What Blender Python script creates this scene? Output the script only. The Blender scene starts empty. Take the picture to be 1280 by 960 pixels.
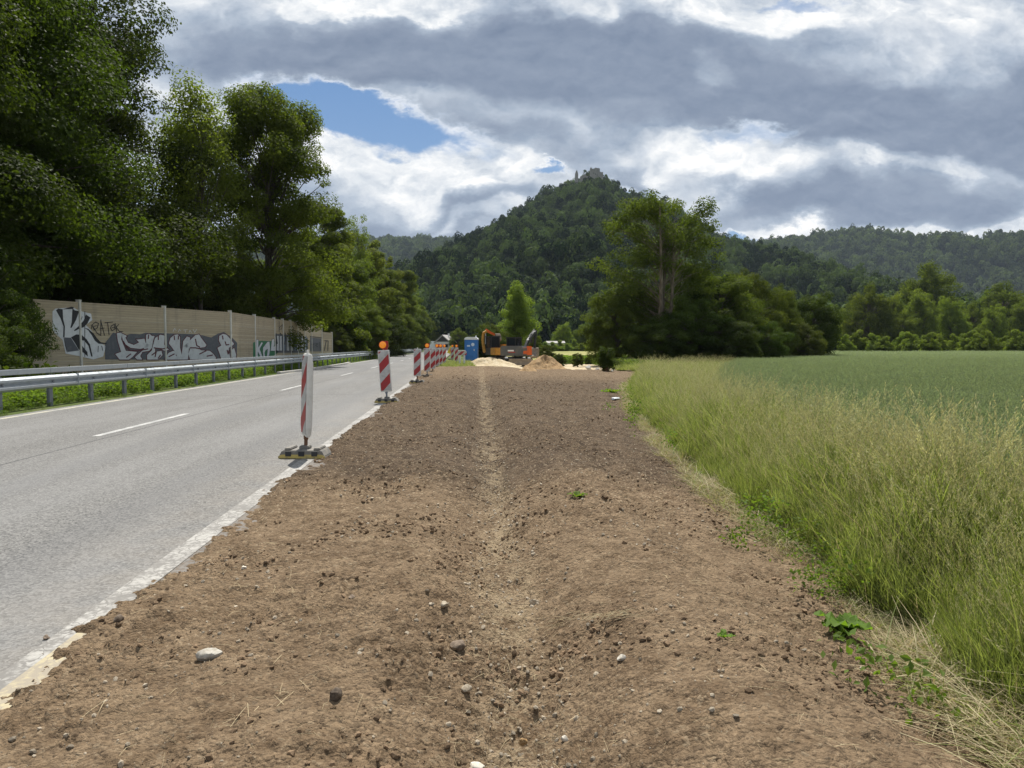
import bpy, bmesh, math, random
import numpy as np
from mathutils import Vector, Matrix, geometry

# ------------------------------------------------------------------ camera, world, sun, exposure
SC = bpy.context.scene
COL = SC.collection
H_EYE, F = 1.45, 890.0                      # eye height; focal length in px of a 1280 px wide picture
YAW, PITCH = math.atan(66/890), math.atan(47/890)
cam_d = bpy.data.cameras.new("camera"); cam_d.sensor_width = 36; cam_d.lens = F/1280*36
cam_d.clip_end = 20000; cam_d.clip_start = 0.05
cam = bpy.data.objects.new("camera", cam_d); COL.objects.link(cam)
cam.location = (0, 0, H_EYE); cam.rotation_euler = (math.pi/2-PITCH, 0, -YAW)
SC.camera = cam
CM = cam.rotation_euler.to_matrix()

SUN_EL, SUN_AZ = math.radians(60), math.radians(3)    # azimuth measured from +Y towards +X
sun_d = bpy.data.lights.new("sun", 'SUN'); sun_d.energy = 5.0; sun_d.angle = math.radians(0.5)
sun_d.color = (1.0, 0.955, 0.88)
sun = bpy.data.objects.new("sun", sun_d); COL.objects.link(sun)
sd = Vector((math.sin(SUN_AZ)*math.cos(SUN_EL), math.cos(SUN_AZ)*math.cos(SUN_EL), math.sin(SUN_EL)))
sun.rotation_euler = sd.to_track_quat('Z', 'Y').to_euler()

SC.view_settings.view_transform = 'Standard'; SC.view_settings.look = 'None'
SC.view_settings.gamma = 1; SC.view_settings.use_curve_mapping = False
SC.view_settings.exposure = 0.38
SC.render.engine = 'CYCLES'
cy = SC.cycles
cy.max_bounces = 5; cy.diffuse_bounces = 3; cy.glossy_bounces = 2; cy.transmission_bounces = 3
cy.transparent_max_bounces = 4; cy.volume_bounces = 0; cy.use_denoising = True
cy.sample_clamp_indirect = 4

def lin(c):
    return tuple((v/255/12.92 if v/255 <= .04045 else ((v/255+.055)/1.055)**2.4) for v in c)

# ---- tiny expression helper for node trees
class NT:
    def __init__(s, nt): s.nt = nt
    def n(s, t, **k):
        nd = s.nt.nodes.new(t)
        for a, b in k.items(): setattr(nd, a, b)
        return nd
    def link(s, a, b): s.nt.links.new(a, b)
    def put(s, sock, v):
        if hasattr(v, 'links') or isinstance(v, bpy.types.NodeSocket): s.link(v, sock)
        elif isinstance(v, (tuple, list)):
            sock.default_value = tuple(v)+(1.0,) if (sock.type == 'RGBA' and len(v) == 3) else tuple(v)
        else: sock.default_value = v
    def m(s, op, a, b=None, c=None, clamp=False):
        nd = s.n('ShaderNodeMath', operation=op, use_clamp=clamp)
        s.put(nd.inputs[0], a)
        if b is not None: s.put(nd.inputs[1], b)
        if c is not None: s.put(nd.inputs[2], c)
        return nd.outputs[0]
    def v(s, op, a, b=None, scale=None):
        nd = s.n('ShaderNodeVectorMath', operation=op)
        s.put(nd.inputs[0], a)
        if b is not None: s.put(nd.inputs[1], b)
        if scale is not None: s.put(nd.inputs['Scale'], scale)
        return nd.outputs['Value'] if op in ('DOT_PRODUCT', 'LENGTH') else nd.outputs[0]
    def mix(s, f, a, b, blend='MIX'):
        nd = s.n('ShaderNodeMix', data_type='RGBA', blend_type=blend)
        s.put(nd.inputs[0], f); s.put(nd.inputs[6], a); s.put(nd.inputs[7], b)
        return nd.outputs[2]
    def sm(s, x, a, b, lo=0.0, hi=1.0, kind='SMOOTHSTEP'):
        nd = s.n('ShaderNodeMapRange', interpolation_type=kind, clamp=True)
        s.put(nd.inputs[0], x)
        for i, q in enumerate((a, b, lo, hi)): s.put(nd.inputs[i+1], q)
        return nd.outputs[0]
    def noise(s, vec, scale, detail=4, rough=.55, dist=0.0, lac=2.0, out=0):
        nd = s.n('ShaderNodeTexNoise')
        if vec is not None: s.put(nd.inputs['Vector'], vec)
        s.put(nd.inputs['Scale'], scale); nd.inputs['Detail'].default_value = detail
        nd.inputs['Roughness'].default_value = rough; nd.inputs['Distortion'].default_value = dist
        nd.inputs['Lacunarity'].default_value = lac
        return nd.outputs[out]
    def sep(s, vec):
        nd = s.n('ShaderNodeSeparateXYZ'); s.put(nd.inputs[0], vec); return nd.outputs
    def comb(s, x, y, z):
        nd = s.n('ShaderNodeCombineXYZ')
        for i, q in enumerate((x, y, z)): s.put(nd.inputs[i], q)
        return nd.outputs[0]

def build_world():
    w = bpy.data.worlds.new("World"); SC.world = w; w.use_nodes = True
    T = NT(w.node_tree); w.node_tree.nodes.clear()
    out = T.n('ShaderNodeOutputWorld'); bg = T.n('ShaderNodeBackground')
    sky = T.n('ShaderNodeTexSky', sky_type='NISHITA')
    sky.sun_disc = False; sky.sun_elevation = SUN_EL; sky.sun_rotation = SUN_AZ
    sky.air_density = 1.0; sky.dust_density = 0.6; sky.ozone_density = 2.0; sky.altitude = 500
    STR = 0.10
    d = T.n('ShaderNodeTexCoord').outputs['Generated']
    x, y, z = T.sep(d)
    zz = T.m('ADD', T.m('MAXIMUM', z, 0.0), 0.16)
    p = T.comb(T.m('DIVIDE', x, zz), T.m('DIVIDE', y, zz), 0.0)
    # slope coordinates around the road's direction: a = across, e = up; pushed about by noise so no cloud has a smooth outline
    ys = T.m('MAXIMUM', y, 0.05)
    a = T.m('DIVIDE', x, ys); e = T.m('DIVIDE', z, ys)
    st = lambda q, k=2.6: T.m('MULTIPLY', T.m('SUBTRACT', q, .5), k)
    ae0 = T.comb(a, T.m('MULTIPLY', e, 1.7), 3.0)
    w1 = T.v('SCALE', T.v('SUBTRACT', T.noise(ae0, 4.0, 2, .5, out=1), (.5, .5, .5)), scale=.34)
    w2 = T.v('SCALE', T.v('SUBTRACT', T.noise(ae0, 15, 6, .62, out=1), (.5, .5, .5)), scale=.085)
    wx, wy, _ = T.sep(T.v('ADD', w1, w2))
    aw = T.m('ADD', a, wx); ew = T.m('ADD', e, T.m('MULTIPLY', wy, .55))
    wx2, wy2, _ = T.sep(w2); wx1, wy1, _ = T.sep(w1)
    ah = T.m('ADD', T.m('ADD', a, T.m('MULTIPLY', wx2, 1.5)), T.m('MULTIPLY', wx1, .35)); eh = T.m('ADD', T.m('ADD', e, T.m('MULTIPLY', wy2, .9)), T.m('MULTIPLY', wy1, .2))
    def blob(u, v, ru, rv, rot=0.0, A=None, E=None):          # soft cloud region by compass bearing and height in the sky
        A = A or aw; E = E or ew
        a0, e0 = (u-574)/890, (433-v)/890
        c, s_ = math.cos(rot), math.sin(rot)
        da = T.m('SUBTRACT', A, a0); de = T.m('SUBTRACT', E, e0)
        q1 = T.m('DIVIDE', T.m('ADD', T.m('MULTIPLY', da, c), T.m('MULTIPLY', de, s_)), ru/890)
        q2 = T.m('DIVIDE', T.m('SUBTRACT', T.m('MULTIPLY', de, c), T.m('MULTIPLY', da, s_)), rv/890)
        r2 = T.m('ADD', T.m('MULTIPLY', q1, q1), T.m('MULTIPLY', q2, q2))
        return T.m('MULTIPLY', T.m('EXPONENT', T.m('MULTIPLY', T.m('MULTIPLY', r2, r2), -1.0)), T.m('GREATER_THAN', y, 0.05))
    def total(items):
        acc = None
        for w_, b in items:
            t = T.m('MULTIPLY', b, w_); acc = t if acc is None else T.m('ADD', acc, t)
        return acc
    warp = T.noise(p, 1.3, 3, .5, out=1)
    pw = T.v('ADD', p, T.v('SCALE', T.v('SUBTRACT', warp, (.5, .5, .5)), scale=.55))
    n1 = T.noise(pw, .9, 6, .52)
    ae = T.v('ADD', ae0, T.v('SCALE', w1, scale=.5))
    def puff(vec):                                   # billowing heaps: fractal rounded cells plus fine noise
        vo = T.n('ShaderNodeTexVoronoi', feature='F1'); vo.normalize = True
        T.put(vo.inputs['Vector'], vec); vo.inputs['Scale'].default_value = 9.5; vo.inputs['Detail'].default_value = 3
        vo.inputs['Roughness'].default_value = .55; vo.inputs['Lacunarity'].default_value = 2.1
        q = T.m('SUBTRACT', .86, T.m('MULTIPLY', vo.outputs['Distance'], 1.0))
        return T.m('ADD', T.m('MULTIPLY', q, .55), T.m('MULTIPLY', T.noise(vec, 9, 7, .6), .55))
    aeb = T.v('ADD', ae0, T.v('ADD', T.v('SCALE', w1, scale=.30), T.v('SCALE', w2, scale=.7)))
    m1 = puff(aeb)
    m2 = puff(T.v('ADD', aeb, (-.004, .020, 0.0)))
    H_ = dict(A=ah, E=eh)
    hole = total([(1.0, blob(470, 162, 130, 33, -.17, **H_)), (.8, blob(400, 140, 80, 32, -.1, **H_)), (.8, blob(935, 297, 30, 9, **H_)), (.6, blob(772, 236, 24, 12, **H_)),
                   (.7, blob(688, 214, 22, 9, **H_)), (.45, blob(1000, 6, 45, 9, **H_)), (.4, blob(950, 170, 60, 14, **H_))])
    C = T.m('ADD', T.m('SUBTRACT', T.m('MULTIPLY', st(m1), .16), T.m('MULTIPLY', hole, 1.0)), .48)
    cov = T.sm(C, -.22, .42)
    thick = total([(.66, blob(560, 70, 400, 52, .06)), (.62, blob(930, 125, 330, 62, -.10)), (.5, blob(1230, 150, 200, 70)),
                   (.52, blob(1110, 248, 170, 24)), (.38, blob(540, 272, 150, 20, .1)), (.3, blob(640, 175, 110, 22, -.25)), (.28, blob(800, 215, 50, 14)),
                   (-.45, blob(880, 80, 46, 22)), (-.38, blob(960, 18, 260, 20)), (-.4, blob(430, 3, 170, 14)), (-.25, blob(700, 8, 60, 16)), (-.34, blob(1180, 208, 130, 13)), (-.38, blob(520, 218, 130, 26)), (-.36, blob(930, 200, 90, 24)), (-.34, blob(1130, 284, 240, 10)), (-.3, blob(590, 268, 90, 8)), (-.3, blob(230, 110, 60, 20))])
    relief = T.m('ADD', T.m('MULTIPLY', T.m('SUBTRACT', m1, m2), 2.9), 0.0)
    edge = T.sm(C, .0, .62)
    Tk = T.m('ADD', T.m('ADD', T.m('MULTIPLY', st(n1), .26), T.m('MULTIPLY', st(m1), .46)), T.m('ADD', .27, thick))
    tk = T.m('MULTIPLY', T.sm(Tk, -.05, .95), edge)
    white, grey, mid = (.84, .865, .89), (.225, .28, .38), (.45, .52, .62)
    c1 = T.mix(T.sm(tk, .08, .48), white, mid)
    c2 = T.mix(T.sm(tk, .30, 1.0), c1, grey)
    # thin sunward parts carry the strongest relief, the thick base almost none
    lit = T.m('ADD', 1.0, T.m('MULTIPLY', relief, T.sm(tk, .3, 1.0, 1.0, .5)))
    lit = T.m('MINIMUM', T.m('MAXIMUM', lit, .68), 1.3)
    c3 = T.v('MULTIPLY', c2, T.comb(T.m('POWER', lit, 1.2), lit, T.m('POWER', lit, .75)))
    skyc = T.v('SCALE', sky.outputs[0], scale=STR*.62)
    skyc = T.mix(.55, skyc, T.mix(T.sm(e, 0.0, .5), (.36, .56, .84), (.12, .32, .70)))
    fin = T.mix(cov, skyc, c3)
    below = T.m('GREATER_THAN', z, -0.02)
    fin = T.mix(below, (.05, .07, .04), fin)
    # behind the camera the picture never looks: an even part-cloudy sky there
    bg.inputs['Strength'].default_value = .81
    T.link(fin, bg.inputs['Color']); T.link(bg.outputs[0], out.inputs['Surface'])
build_world()

# ------------------------------------------------------------------ projection helpers
def ray(u, v):
    return CM @ Vector(((u-640)/F, (480-v)/F, -1.0))
def G(u, v, z=0.0):                        # where a pixel of the photograph meets the level z
    d = ray(u, v); t = (z-H_EYE)/d.z
    return (d.x*t, d.y*t)
def X(u, y):
    d = ray(u, 433); return d.x/d.y*y
def TH(v, y): return H_EYE+(433-v)/F*y          # height that reaches row v at distance y
def on_plane(u, v, p0, nrm, eps):
    d = ray(u, v); o = Vector((0, 0, H_EYE)); p0 = Vector(p0); n = Vector(nrm)
    t = (p0-o).dot(n)/d.dot(n)
    return o+d*t+n*eps

# ------------------------------------------------------------------ numpy noise
def _h(ix, iy, seed):
    h = (ix.astype(np.int64)*374761393 + iy.astype(np.int64)*668265263 + seed*974711) & 0xffffffff
    h = ((h ^ (h >> 13))*1274126177) & 0xffffffff
    h = (h ^ (h >> 16)) & 0xffff
    return h/65535.0
def vn(x, y, seed=0):
    x = np.asarray(x, float); y = np.asarray(y, float)
    ix = np.floor(x); iy = np.floor(y); fx = x-ix; fy = y-iy
    fx = fx*fx*fx*(fx*(fx*6-15)+10); fy = fy*fy*fy*(fy*(fy*6-15)+10)
    a = _h(ix, iy, seed); b = _h(ix+1, iy, seed); c = _h(ix, iy+1, seed); d = _h(ix+1, iy+1, seed)
    return (a*(1-fx)+b*fx)*(1-fy)+(c*(1-fx)+d*fx)*fy-.5
def fbm(x, y, seed=0, octv=4, rough=.5, lac=2.03):
    s = 0; amp = 1
    for i in range(octv):
        ca, sa = math.cos(i*1.3), math.sin(i*1.3)
        s = s+amp*vn((x*ca-y*sa)*lac**i, (x*sa+y*ca)*lac**i, seed+i*17); amp *= rough
    return s
def ss(x, a, b):
    t = np.clip((np.asarray(x, float)-a)/(b-a), 0, 1); return t*t*(3-2*t)

# ------------------------------------------------------------------ mesh helpers
def tag(o, label=None, cat=None, group=None, kind=None):
    if label: o['label'] = label
    if cat: o['category'] = cat
    if group: o['group'] = group
    if kind: o['kind'] = kind
    return o
def link(o, parent=None):
    COL.objects.link(o)
    if parent is not None: o.parent = parent
    return o
def empty(name, loc=(0, 0, 0), rz=0.0):
    o = bpy.data.objects.new(name, None); o.empty_display_size = .2
    o.location = loc; o.rotation_euler = (0, 0, rz); return link(o)
def np_mesh(name, V, Q, mats, midx=None, smooth=True, attrs=None, do_link=True, parent=None):
    me = bpy.data.meshes.new(name); V = np.asarray(V, np.float32); Q = np.asarray(Q, np.int32)
    k = Q.shape[1]
    me.vertices.add(len(V)); me.vertices.foreach_set('co', V.ravel())
    me.loops.add(Q.size); me.loops.foreach_set('vertex_index', Q.ravel())
    me.polygons.add(len(Q)); me.polygons.foreach_set('loop_start', np.arange(0, Q.size, k, dtype=np.int32))
    for m in (mats if isinstance(mats, (list, tuple)) else [mats]): me.materials.append(m)
    if midx is not None: me.polygons.foreach_set('material_index', np.asarray(midx, np.int32))
    me.polygons.foreach_set('use_smooth', np.full(len(Q), smooth))
    if attrs:
        for an, (dom, arr) in attrs.items():
            a = me.attributes.new(an, 'FLOAT', dom); a.data.foreach_set('value', np.asarray(arr, np.float32))
    me.update(calc_edges=True); me.validate()
    o = bpy.data.objects.new(name, me)
    if do_link: link(o, parent)
    return o

class MB:                                   # collects shapes, builds ONE mesh object
    def __init__(s): s.v = []; s.f = []; s.m = []
    def add(s, verts, faces, mi=0):
        b = len(s.v); s.v += [tuple(v) for v in verts]
        s.f += [tuple(b+i for i in f) for f in faces]; s.m += [mi]*len(faces); return s
    def box(s, c, d, mi=0, rz=0.0, rx=0.0, ry=0.0, top=(1, 1), sh=(0, 0)):
        M = Matrix.Rotation(rz, 3, 'Z') @ Matrix.Rotation(ry, 3, 'Y') @ Matrix.Rotation(rx, 3, 'X')
        vs = []
        for z in (-.5, .5):
            tx, ty = (1, 1) if z < 0 else top; ox, oy = (0, 0) if z < 0 else sh
            for x, y in ((-.5, -.5), (.5, -.5), (.5, .5), (-.5, .5)):
                vs.append(Vector(c)+M @ Vector((x*d[0]*tx+ox, y*d[1]*ty+oy, z*d[2])))
        return s.add(vs, [(3, 2, 1, 0), (4, 5, 6, 7), (0, 1, 5, 4), (1, 2, 6, 5), (2, 3, 7, 6), (3, 0, 4, 7)], mi)
    def beam(s, p0, p1, w, h, mi=0, w1=None, h1=None):
        p0, p1 = Vector(p0), Vector(p1); d = (p1-p0).normalized()
        side = d.cross(Vector((0, 0, 1)))
        side = Vector((1, 0, 0)) if side.length < 1e-3 else side.normalized()
        up = side.cross(d); w1 = w if w1 is None else w1; h1 = h if h1 is None else h1; vs = []
        for p, a, b in ((p0, w, h), (p1, w1, h1)):
            for i, j in ((-1, -1), (1, -1), (1, 1), (-1, 1)): vs.append(p+side*i*a/2+up*j*b/2)
        return s.add(vs, [(3, 2, 1, 0), (4, 5, 6, 7), (0, 1, 5, 4), (1, 2, 6, 5), (2, 3, 7, 6), (3, 0, 4, 7)], mi)
    def cyl(s, p0, p1, r0, r1=None, n=12, mi=0):
        p0, p1 = Vector(p0), Vector(p1); r1 = r0 if r1 is None else r1
        d = (p1-p0).normalized(); a = d.orthogonal().normalized(); b = d.cross(a); vs = []
        for p, r in ((p0, r0), (p1, r1)):
            for i in range(n):
                t = 2*math.pi*i/n; vs.append(p+(a*math.cos(t)+b*math.sin(t))*r)
        return s.add(vs, [tuple(range(n))[::-1], tuple(range(n, 2*n))]+[(i, (i+1) % n, n+(i+1) % n, n+i) for i in range(n)], mi)
    def prism(s, pts, y0, y1, mi=0, ax='y'):       # outline in (x,z), extruded along y (or in (y,z) along x)
        n = len(pts)
        f = (lambda a, b, c: (a, c, b)) if ax == 'y' else (lambda a, b, c: (c, a, b))
        vs = [f(a, b, y0) for a, b in pts]+[f(a, b, y1) for a, b in pts]
        return s.add(vs, [tuple(range(n)), tuple(range(n, 2*n))[::-1]]+[(i, n+i, n+(i+1) % n, (i+1) % n) for i in range(n)], mi)
    def tube(s, pts, rad, n=6, mi=0):
        rings = []; pts = [Vector(p) for p in pts]; vs = []
        for i, p in enumerate(pts):
            d = (pts[min(i+1, len(pts)-1)]-pts[max(i-1, 0)])
            d = d.normalized() if d.length > 1e-6 else Vector((0, 0, 1))
            a = Vector((1, 0, 0)) if abs(d.x) < .9 else Vector((0, 1, 0))
            a = (a-d*a.dot(d)).normalized(); b = d.cross(a)
            for k in range(n):
                t = 2*math.pi*k/n; vs.append(p+(a*math.cos(t)+b*math.sin(t))*rad[i])
        fs = [tuple(range(n))[::-1], tuple(range((len(pts)-1)*n, len(pts)*n))]
        for i in range(len(pts)-1):
            for k in range(n):
                fs.append((i*n+k, i*n+(k+1) % n, (i+1)*n+(k+1) % n, (i+1)*n+k))
        return s.add(vs, fs, mi)
    def build(s, name, mats, parent=None, bevel=0.0, smooth=False, do_link=True, seg=2):
        me = bpy.data.meshes.new(name); me.from_pydata(s.v, [], s.f)
        for m in (mats if isinstance(mats, (list, tuple)) else [mats]): me.materials.append(m)
        for p, mi in zip(me.polygons, s.m): p.material_index = mi
        bm = bmesh.new(); bm.from_mesh(me); bmesh.ops.recalc_face_normals(bm, faces=bm.faces)
        if bevel:
            eds = [e for e in bm.edges if len(e.link_faces) == 2 and e.calc_face_angle(0) > .5]
            bmesh.ops.bevel(bm, geom=eds, offset=bevel, segments=seg, affect='EDGES', clamp_overlap=True)
        bm.to_mesh(me); bm.free()
        if smooth:
            for p in me.polygons: p.use_smooth = True
            me.set_sharp_from_angle(angle=math.radians(38))
        o = bpy.data.objects.new(name, me)
        if do_link: link(o, parent)
        return o

def copy_tree(o, parent=None):
    kids = list(o.children); c = o.copy(); link(c, parent)
    for k in kids: copy_tree(k, c)
    return c
def bake_transform(o):
    return o

# ------------------------------------------------------------------ materials
def mat(name, base=(.5, .5, .5), rough=.6, metal=0.0, fn=None, spec=None):
    m = bpy.data.materials.new(name); m.use_nodes = True
    T = NT(m.node_tree); b = m.node_tree.nodes['Principled BSDF']
    b.inputs['Base Color'].default_value = tuple(base)+(1,)
    b.inputs['Roughness'].default_value = rough; b.inputs['Metallic'].default_value = metal
    if spec is not None: b.inputs['Specular IOR Level'].default_value = spec
    if fn: fn(T, b)
    return m
def objco(T): return T.n('ShaderNodeTexCoord').outputs['Object']
def worldp(T): return T.n('ShaderNodeNewGeometry').outputs['Position']
def bump(T, b, h, strength=.5, dist=.01):
    nd = T.n('ShaderNodeBump'); nd.inputs['Strength'].default_value = strength; nd.inputs['Distance'].default_value = dist
    T.link(h, nd.inputs['Height']); T.link(nd.outputs[0], b.inputs['Normal'])
def dirty(c1, c2, scale=6, amt=.5, rough=.6, metal=0.0, bmp=0.0):
    def fn(T, b):
        p = objco(T); n = T.noise(p, scale, 6, .65)
        T.link(T.mix(T.m('MULTIPLY', T.sm(n, .42, .72), amt), c1, c2), b.inputs['Base Color'])
        T.link(T.sm(n, .3, .7, rough-.1, min(1, rough+.15)), b.inputs['Roughness'])
        if bmp: bump(T, b, T.noise(p, scale*8, 4), bmp, .004)
    return lambda name: mat(name, c1, rough, metal, fn)

def leaf_mat(name, dark, light, trans=.45, rnd=.35, tscale=.6, gloss=.6, tint=(1.5, 1.65, .45)):
    m = bpy.data.materials.new(name); m.use_nodes = True; m.node_tree.nodes.clear()
    T = NT(m.node_tree); out = T.n('ShaderNodeOutputMaterial')
    oi = T.n('ShaderNodeObjectInfo'); at = T.n('ShaderNodeAttribute', attribute_name='tone')
    n = T.noise(objco(T), tscale, 3, .6)
    f = T.m('ADD', T.m('MULTIPLY', at.outputs['Fac'], .55), T.m('MULTIPLY', T.sm(n, .3, .7), .45))
    f = T.m('ADD', f, T.m('MULTIPLY', T.m('SUBTRACT', oi.outputs['Random'], .5), rnd), clamp=True)
    c = T.mix(f, dark, light)
    hs = T.n('ShaderNodeHueSaturation'); T.link(c, hs.inputs['Color'])
    T.link(T.m('ADD', .485, T.m('MULTIPLY', oi.outputs['Random'], .03)), hs.inputs['Hue'])
    c = hs.outputs[0]
    df = T.n('ShaderNodeBsdfPrincipled'); T.link(c, df.inputs['Base Color']); df.inputs['Roughness'].default_value = gloss
    df.inputs['Specular IOR Level'].default_value = .10
    tr = T.n('ShaderNodeBsdfTranslucent')
    T.link(T.mix(1.0, c, tint, 'MULTIPLY'), tr.inputs['Color'])
    mx = T.n('ShaderNodeMixShader'); mx.inputs[0].default_value = trans
    T.link(df.outputs[0], mx.inputs[1]); T.link(tr.outputs[0], mx.inputs[2]); T.link(mx.outputs[0], out.inputs['Surface'])
    return m

M = {}
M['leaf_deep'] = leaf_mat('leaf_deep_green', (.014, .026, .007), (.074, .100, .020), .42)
M['leaf_mid'] = leaf_mat('leaf_mid_green', (.034, .052, .011), (.155, .185, .040), .5)
M['leaf_shade'] = leaf_mat('leaf_dull_green', (.024, .038, .010), (.120, .140, .034), .46)
M['leaf_bright'] = leaf_mat('leaf_bright_green', (.080, .112, .026), (.200, .240, .056), .52)
M['leaf_olive'] = leaf_mat('leaf_olive_green', (.068, .090, .022), (.165, .185, .050), .52)
M['forest'] = leaf_mat('forest_leaf', (.010, .022, .011), (.092, .124, .046), .25, 1.5, .08, .9)  # low leaf colour: cloud shadow over the castle hill is put into it
M['forest_far'] = leaf_mat('far_forest_leaf', (.028, .046, .022), (.120, .150, .060), .25, 1.4, .05, .9)  # lighter leaf colour: partial sunlight on the right hill is put into it
M['grass'] = leaf_mat('grass_blade', (.120, .160, .045), (.330, .350, .140), .45, .9, 2.0, .42, (1.30, 1.40, .62))
M['grass_dry'] = leaf_mat('dry_grass', (.30, .25, .14), (.54, .47, .31), .35, .5, 2.0, .6, (1.15, 1.1, .8))
M['grass_head'] = leaf_mat('grass_seed_head', (.28, .28, .13), (.52, .50, .27), .35, .5, 2.0, .6, (1.15, 1.1, .8))
M['wheat'] = leaf_mat('wheat_leaf', (.170, .205, .115), (.310, .345, .195), .38, .4, .35, .5, (1.15, 1.25, .80))
M['weed'] = leaf_mat('weed_leaf', (.070, .115, .025), (.175, .235, .055), .45, .6, 1.5)
M['dock'] = leaf_mat('dock_leaf', (.10, .16, .03), (.20, .27, .05), .45, .4, 4.0)
M['pale_leaf'] = leaf_mat('pale_leaf', (.22, .28, .20), (.36, .42, .34), .35, .2, 4.0)

def f_bark(T, b):
    p = objco(T); q = T.v('MULTIPLY', p, (1, 1, .25)); n = T.noise(q, 9, 6, .65)
    T.link(T.mix(T.sm(n, .35, .7), b['c1'] if False else (.045, .037, .028), (.12, .10, .075)), b.inputs['Base Color'])
    bump(T, b, n, .8, .03)
M['bark'] = mat('bark', (.08, .07, .05), .9, 0, f_bark)
def f_barkl(T, b):
    p = objco(T); q = T.v('MULTIPLY', p, (1, 1, .25)); n = T.noise(q, 7, 6, .65)
    T.link(T.mix(T.sm(n, .35, .7), (.085, .068, .047), (.20, .165, .12)), b.inputs['Base Color']); bump(T, b, n, .8, .03)
M['bark_light'] = mat('pale_bark', (.2, .17, .13), .9, 0, f_barkl)

def f_soil(T, b):
    p = worldp(T); x, y, z = T.sep(p)
    n1 = T.noise(p, .45, 5, .6); n2 = T.noise(p, 5, 6, .65); n3 = T.noise(p, 45, 5, .7); n4 = T.noise(p, 160, 3, .7)
    moist = T.m('ADD', T.sm(y, 5.4, 9.0), T.m('MULTIPLY', T.m('SUBTRACT', n1, .5), 1.5))
    moist = T.m('MULTIPLY', T.sm(moist, .1, .9), T.sm(y, 26, 36, 1.0, .25))
    dry = T.mix(T.sm(n2, .3, .7), (.142, .096, .056), (.245, .175, .108))
    wet = T.mix(T.sm(n2, .3, .7), (.060, .041, .026), (.130, .092, .058))
    c = T.mix(moist, dry, wet)
    vor = T.n('ShaderNodeTexVoronoi'); vor.inputs['Scale'].default_value = 60; T.link(T.v('ADD', p, T.v('SCALE', T.noise(p, 30, 2, out=1), scale=.03)), vor.inputs['Vector'])
    vor2 = T.n('ShaderNodeTexVoronoi'); vor2.inputs['Scale'].default_value = 22; T.link(T.v('ADD', p, T.v('SCALE', T.noise(p, 14, 2, out=1), scale=.06)), vor2.inputs['Vector'])
    cr, cg, cb = T.sep(vor.outputs['Color']); dr_, dg_, db_ = T.sep(vor2.outputs['Color'])
    c = T.v('SCALE', c, scale=T.m('ADD', .84, T.m('MULTIPLY', cr, .32)))
    c = T.mix(T.sm(n3, .52, .72, 0, .55), c, (.36, .27, .175))
    c = T.mix(T.sm(n3, .47, .30, 0, .75), c, (.050, .034, .022))
    xd = T.m('ADD', T.m('MULTIPLY', y, .028), .15)
    dd = T.m('ABSOLUTE', T.m('SUBTRACT', x, T.m('ADD', xd, T.m('MULTIPLY', T.m('SUBTRACT', T.noise(p, 1.2, 3), .5), .5))))
    ditch = T.m('MULTIPLY', T.sm(dd, .26, .02), T.sm(T.m('ADD', n2, T.m('MULTIPLY', T.m('SUBTRACT', n3, .5), 1.2)), .42, .60))
    c = T.mix(T.m('MULTIPLY', ditch, .62), c, (.33, .26, .165))
    fleck = T.m('GREATER_THAN', cg, .95); c = T.mix(T.m('MULTIPLY', fleck, T.sm(y, 3, 7, .22, .5)), c, (.46, .37, .25))
    dark = T.m('GREATER_THAN', cb, .88); c = T.mix(T.m('MULTIPLY', dark, .35), c, (.055, .038, .026))
    T.link(c, b.inputs['Base Color'])
    h = T.m('ADD', T.m('ADD', n3, T.m('MULTIPLY', n4, .5)), T.m('ADD', T.m('MULTIPLY', vor.outputs['Distance'], -.7), T.m('MULTIPLY', vor2.outputs['Distance'], -1.1)))
    bump(T, b, h, .85, .020)
M['soil'] = mat('brown_soil', (.15, .1, .07), .95, 0, f_soil, .15)

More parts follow.
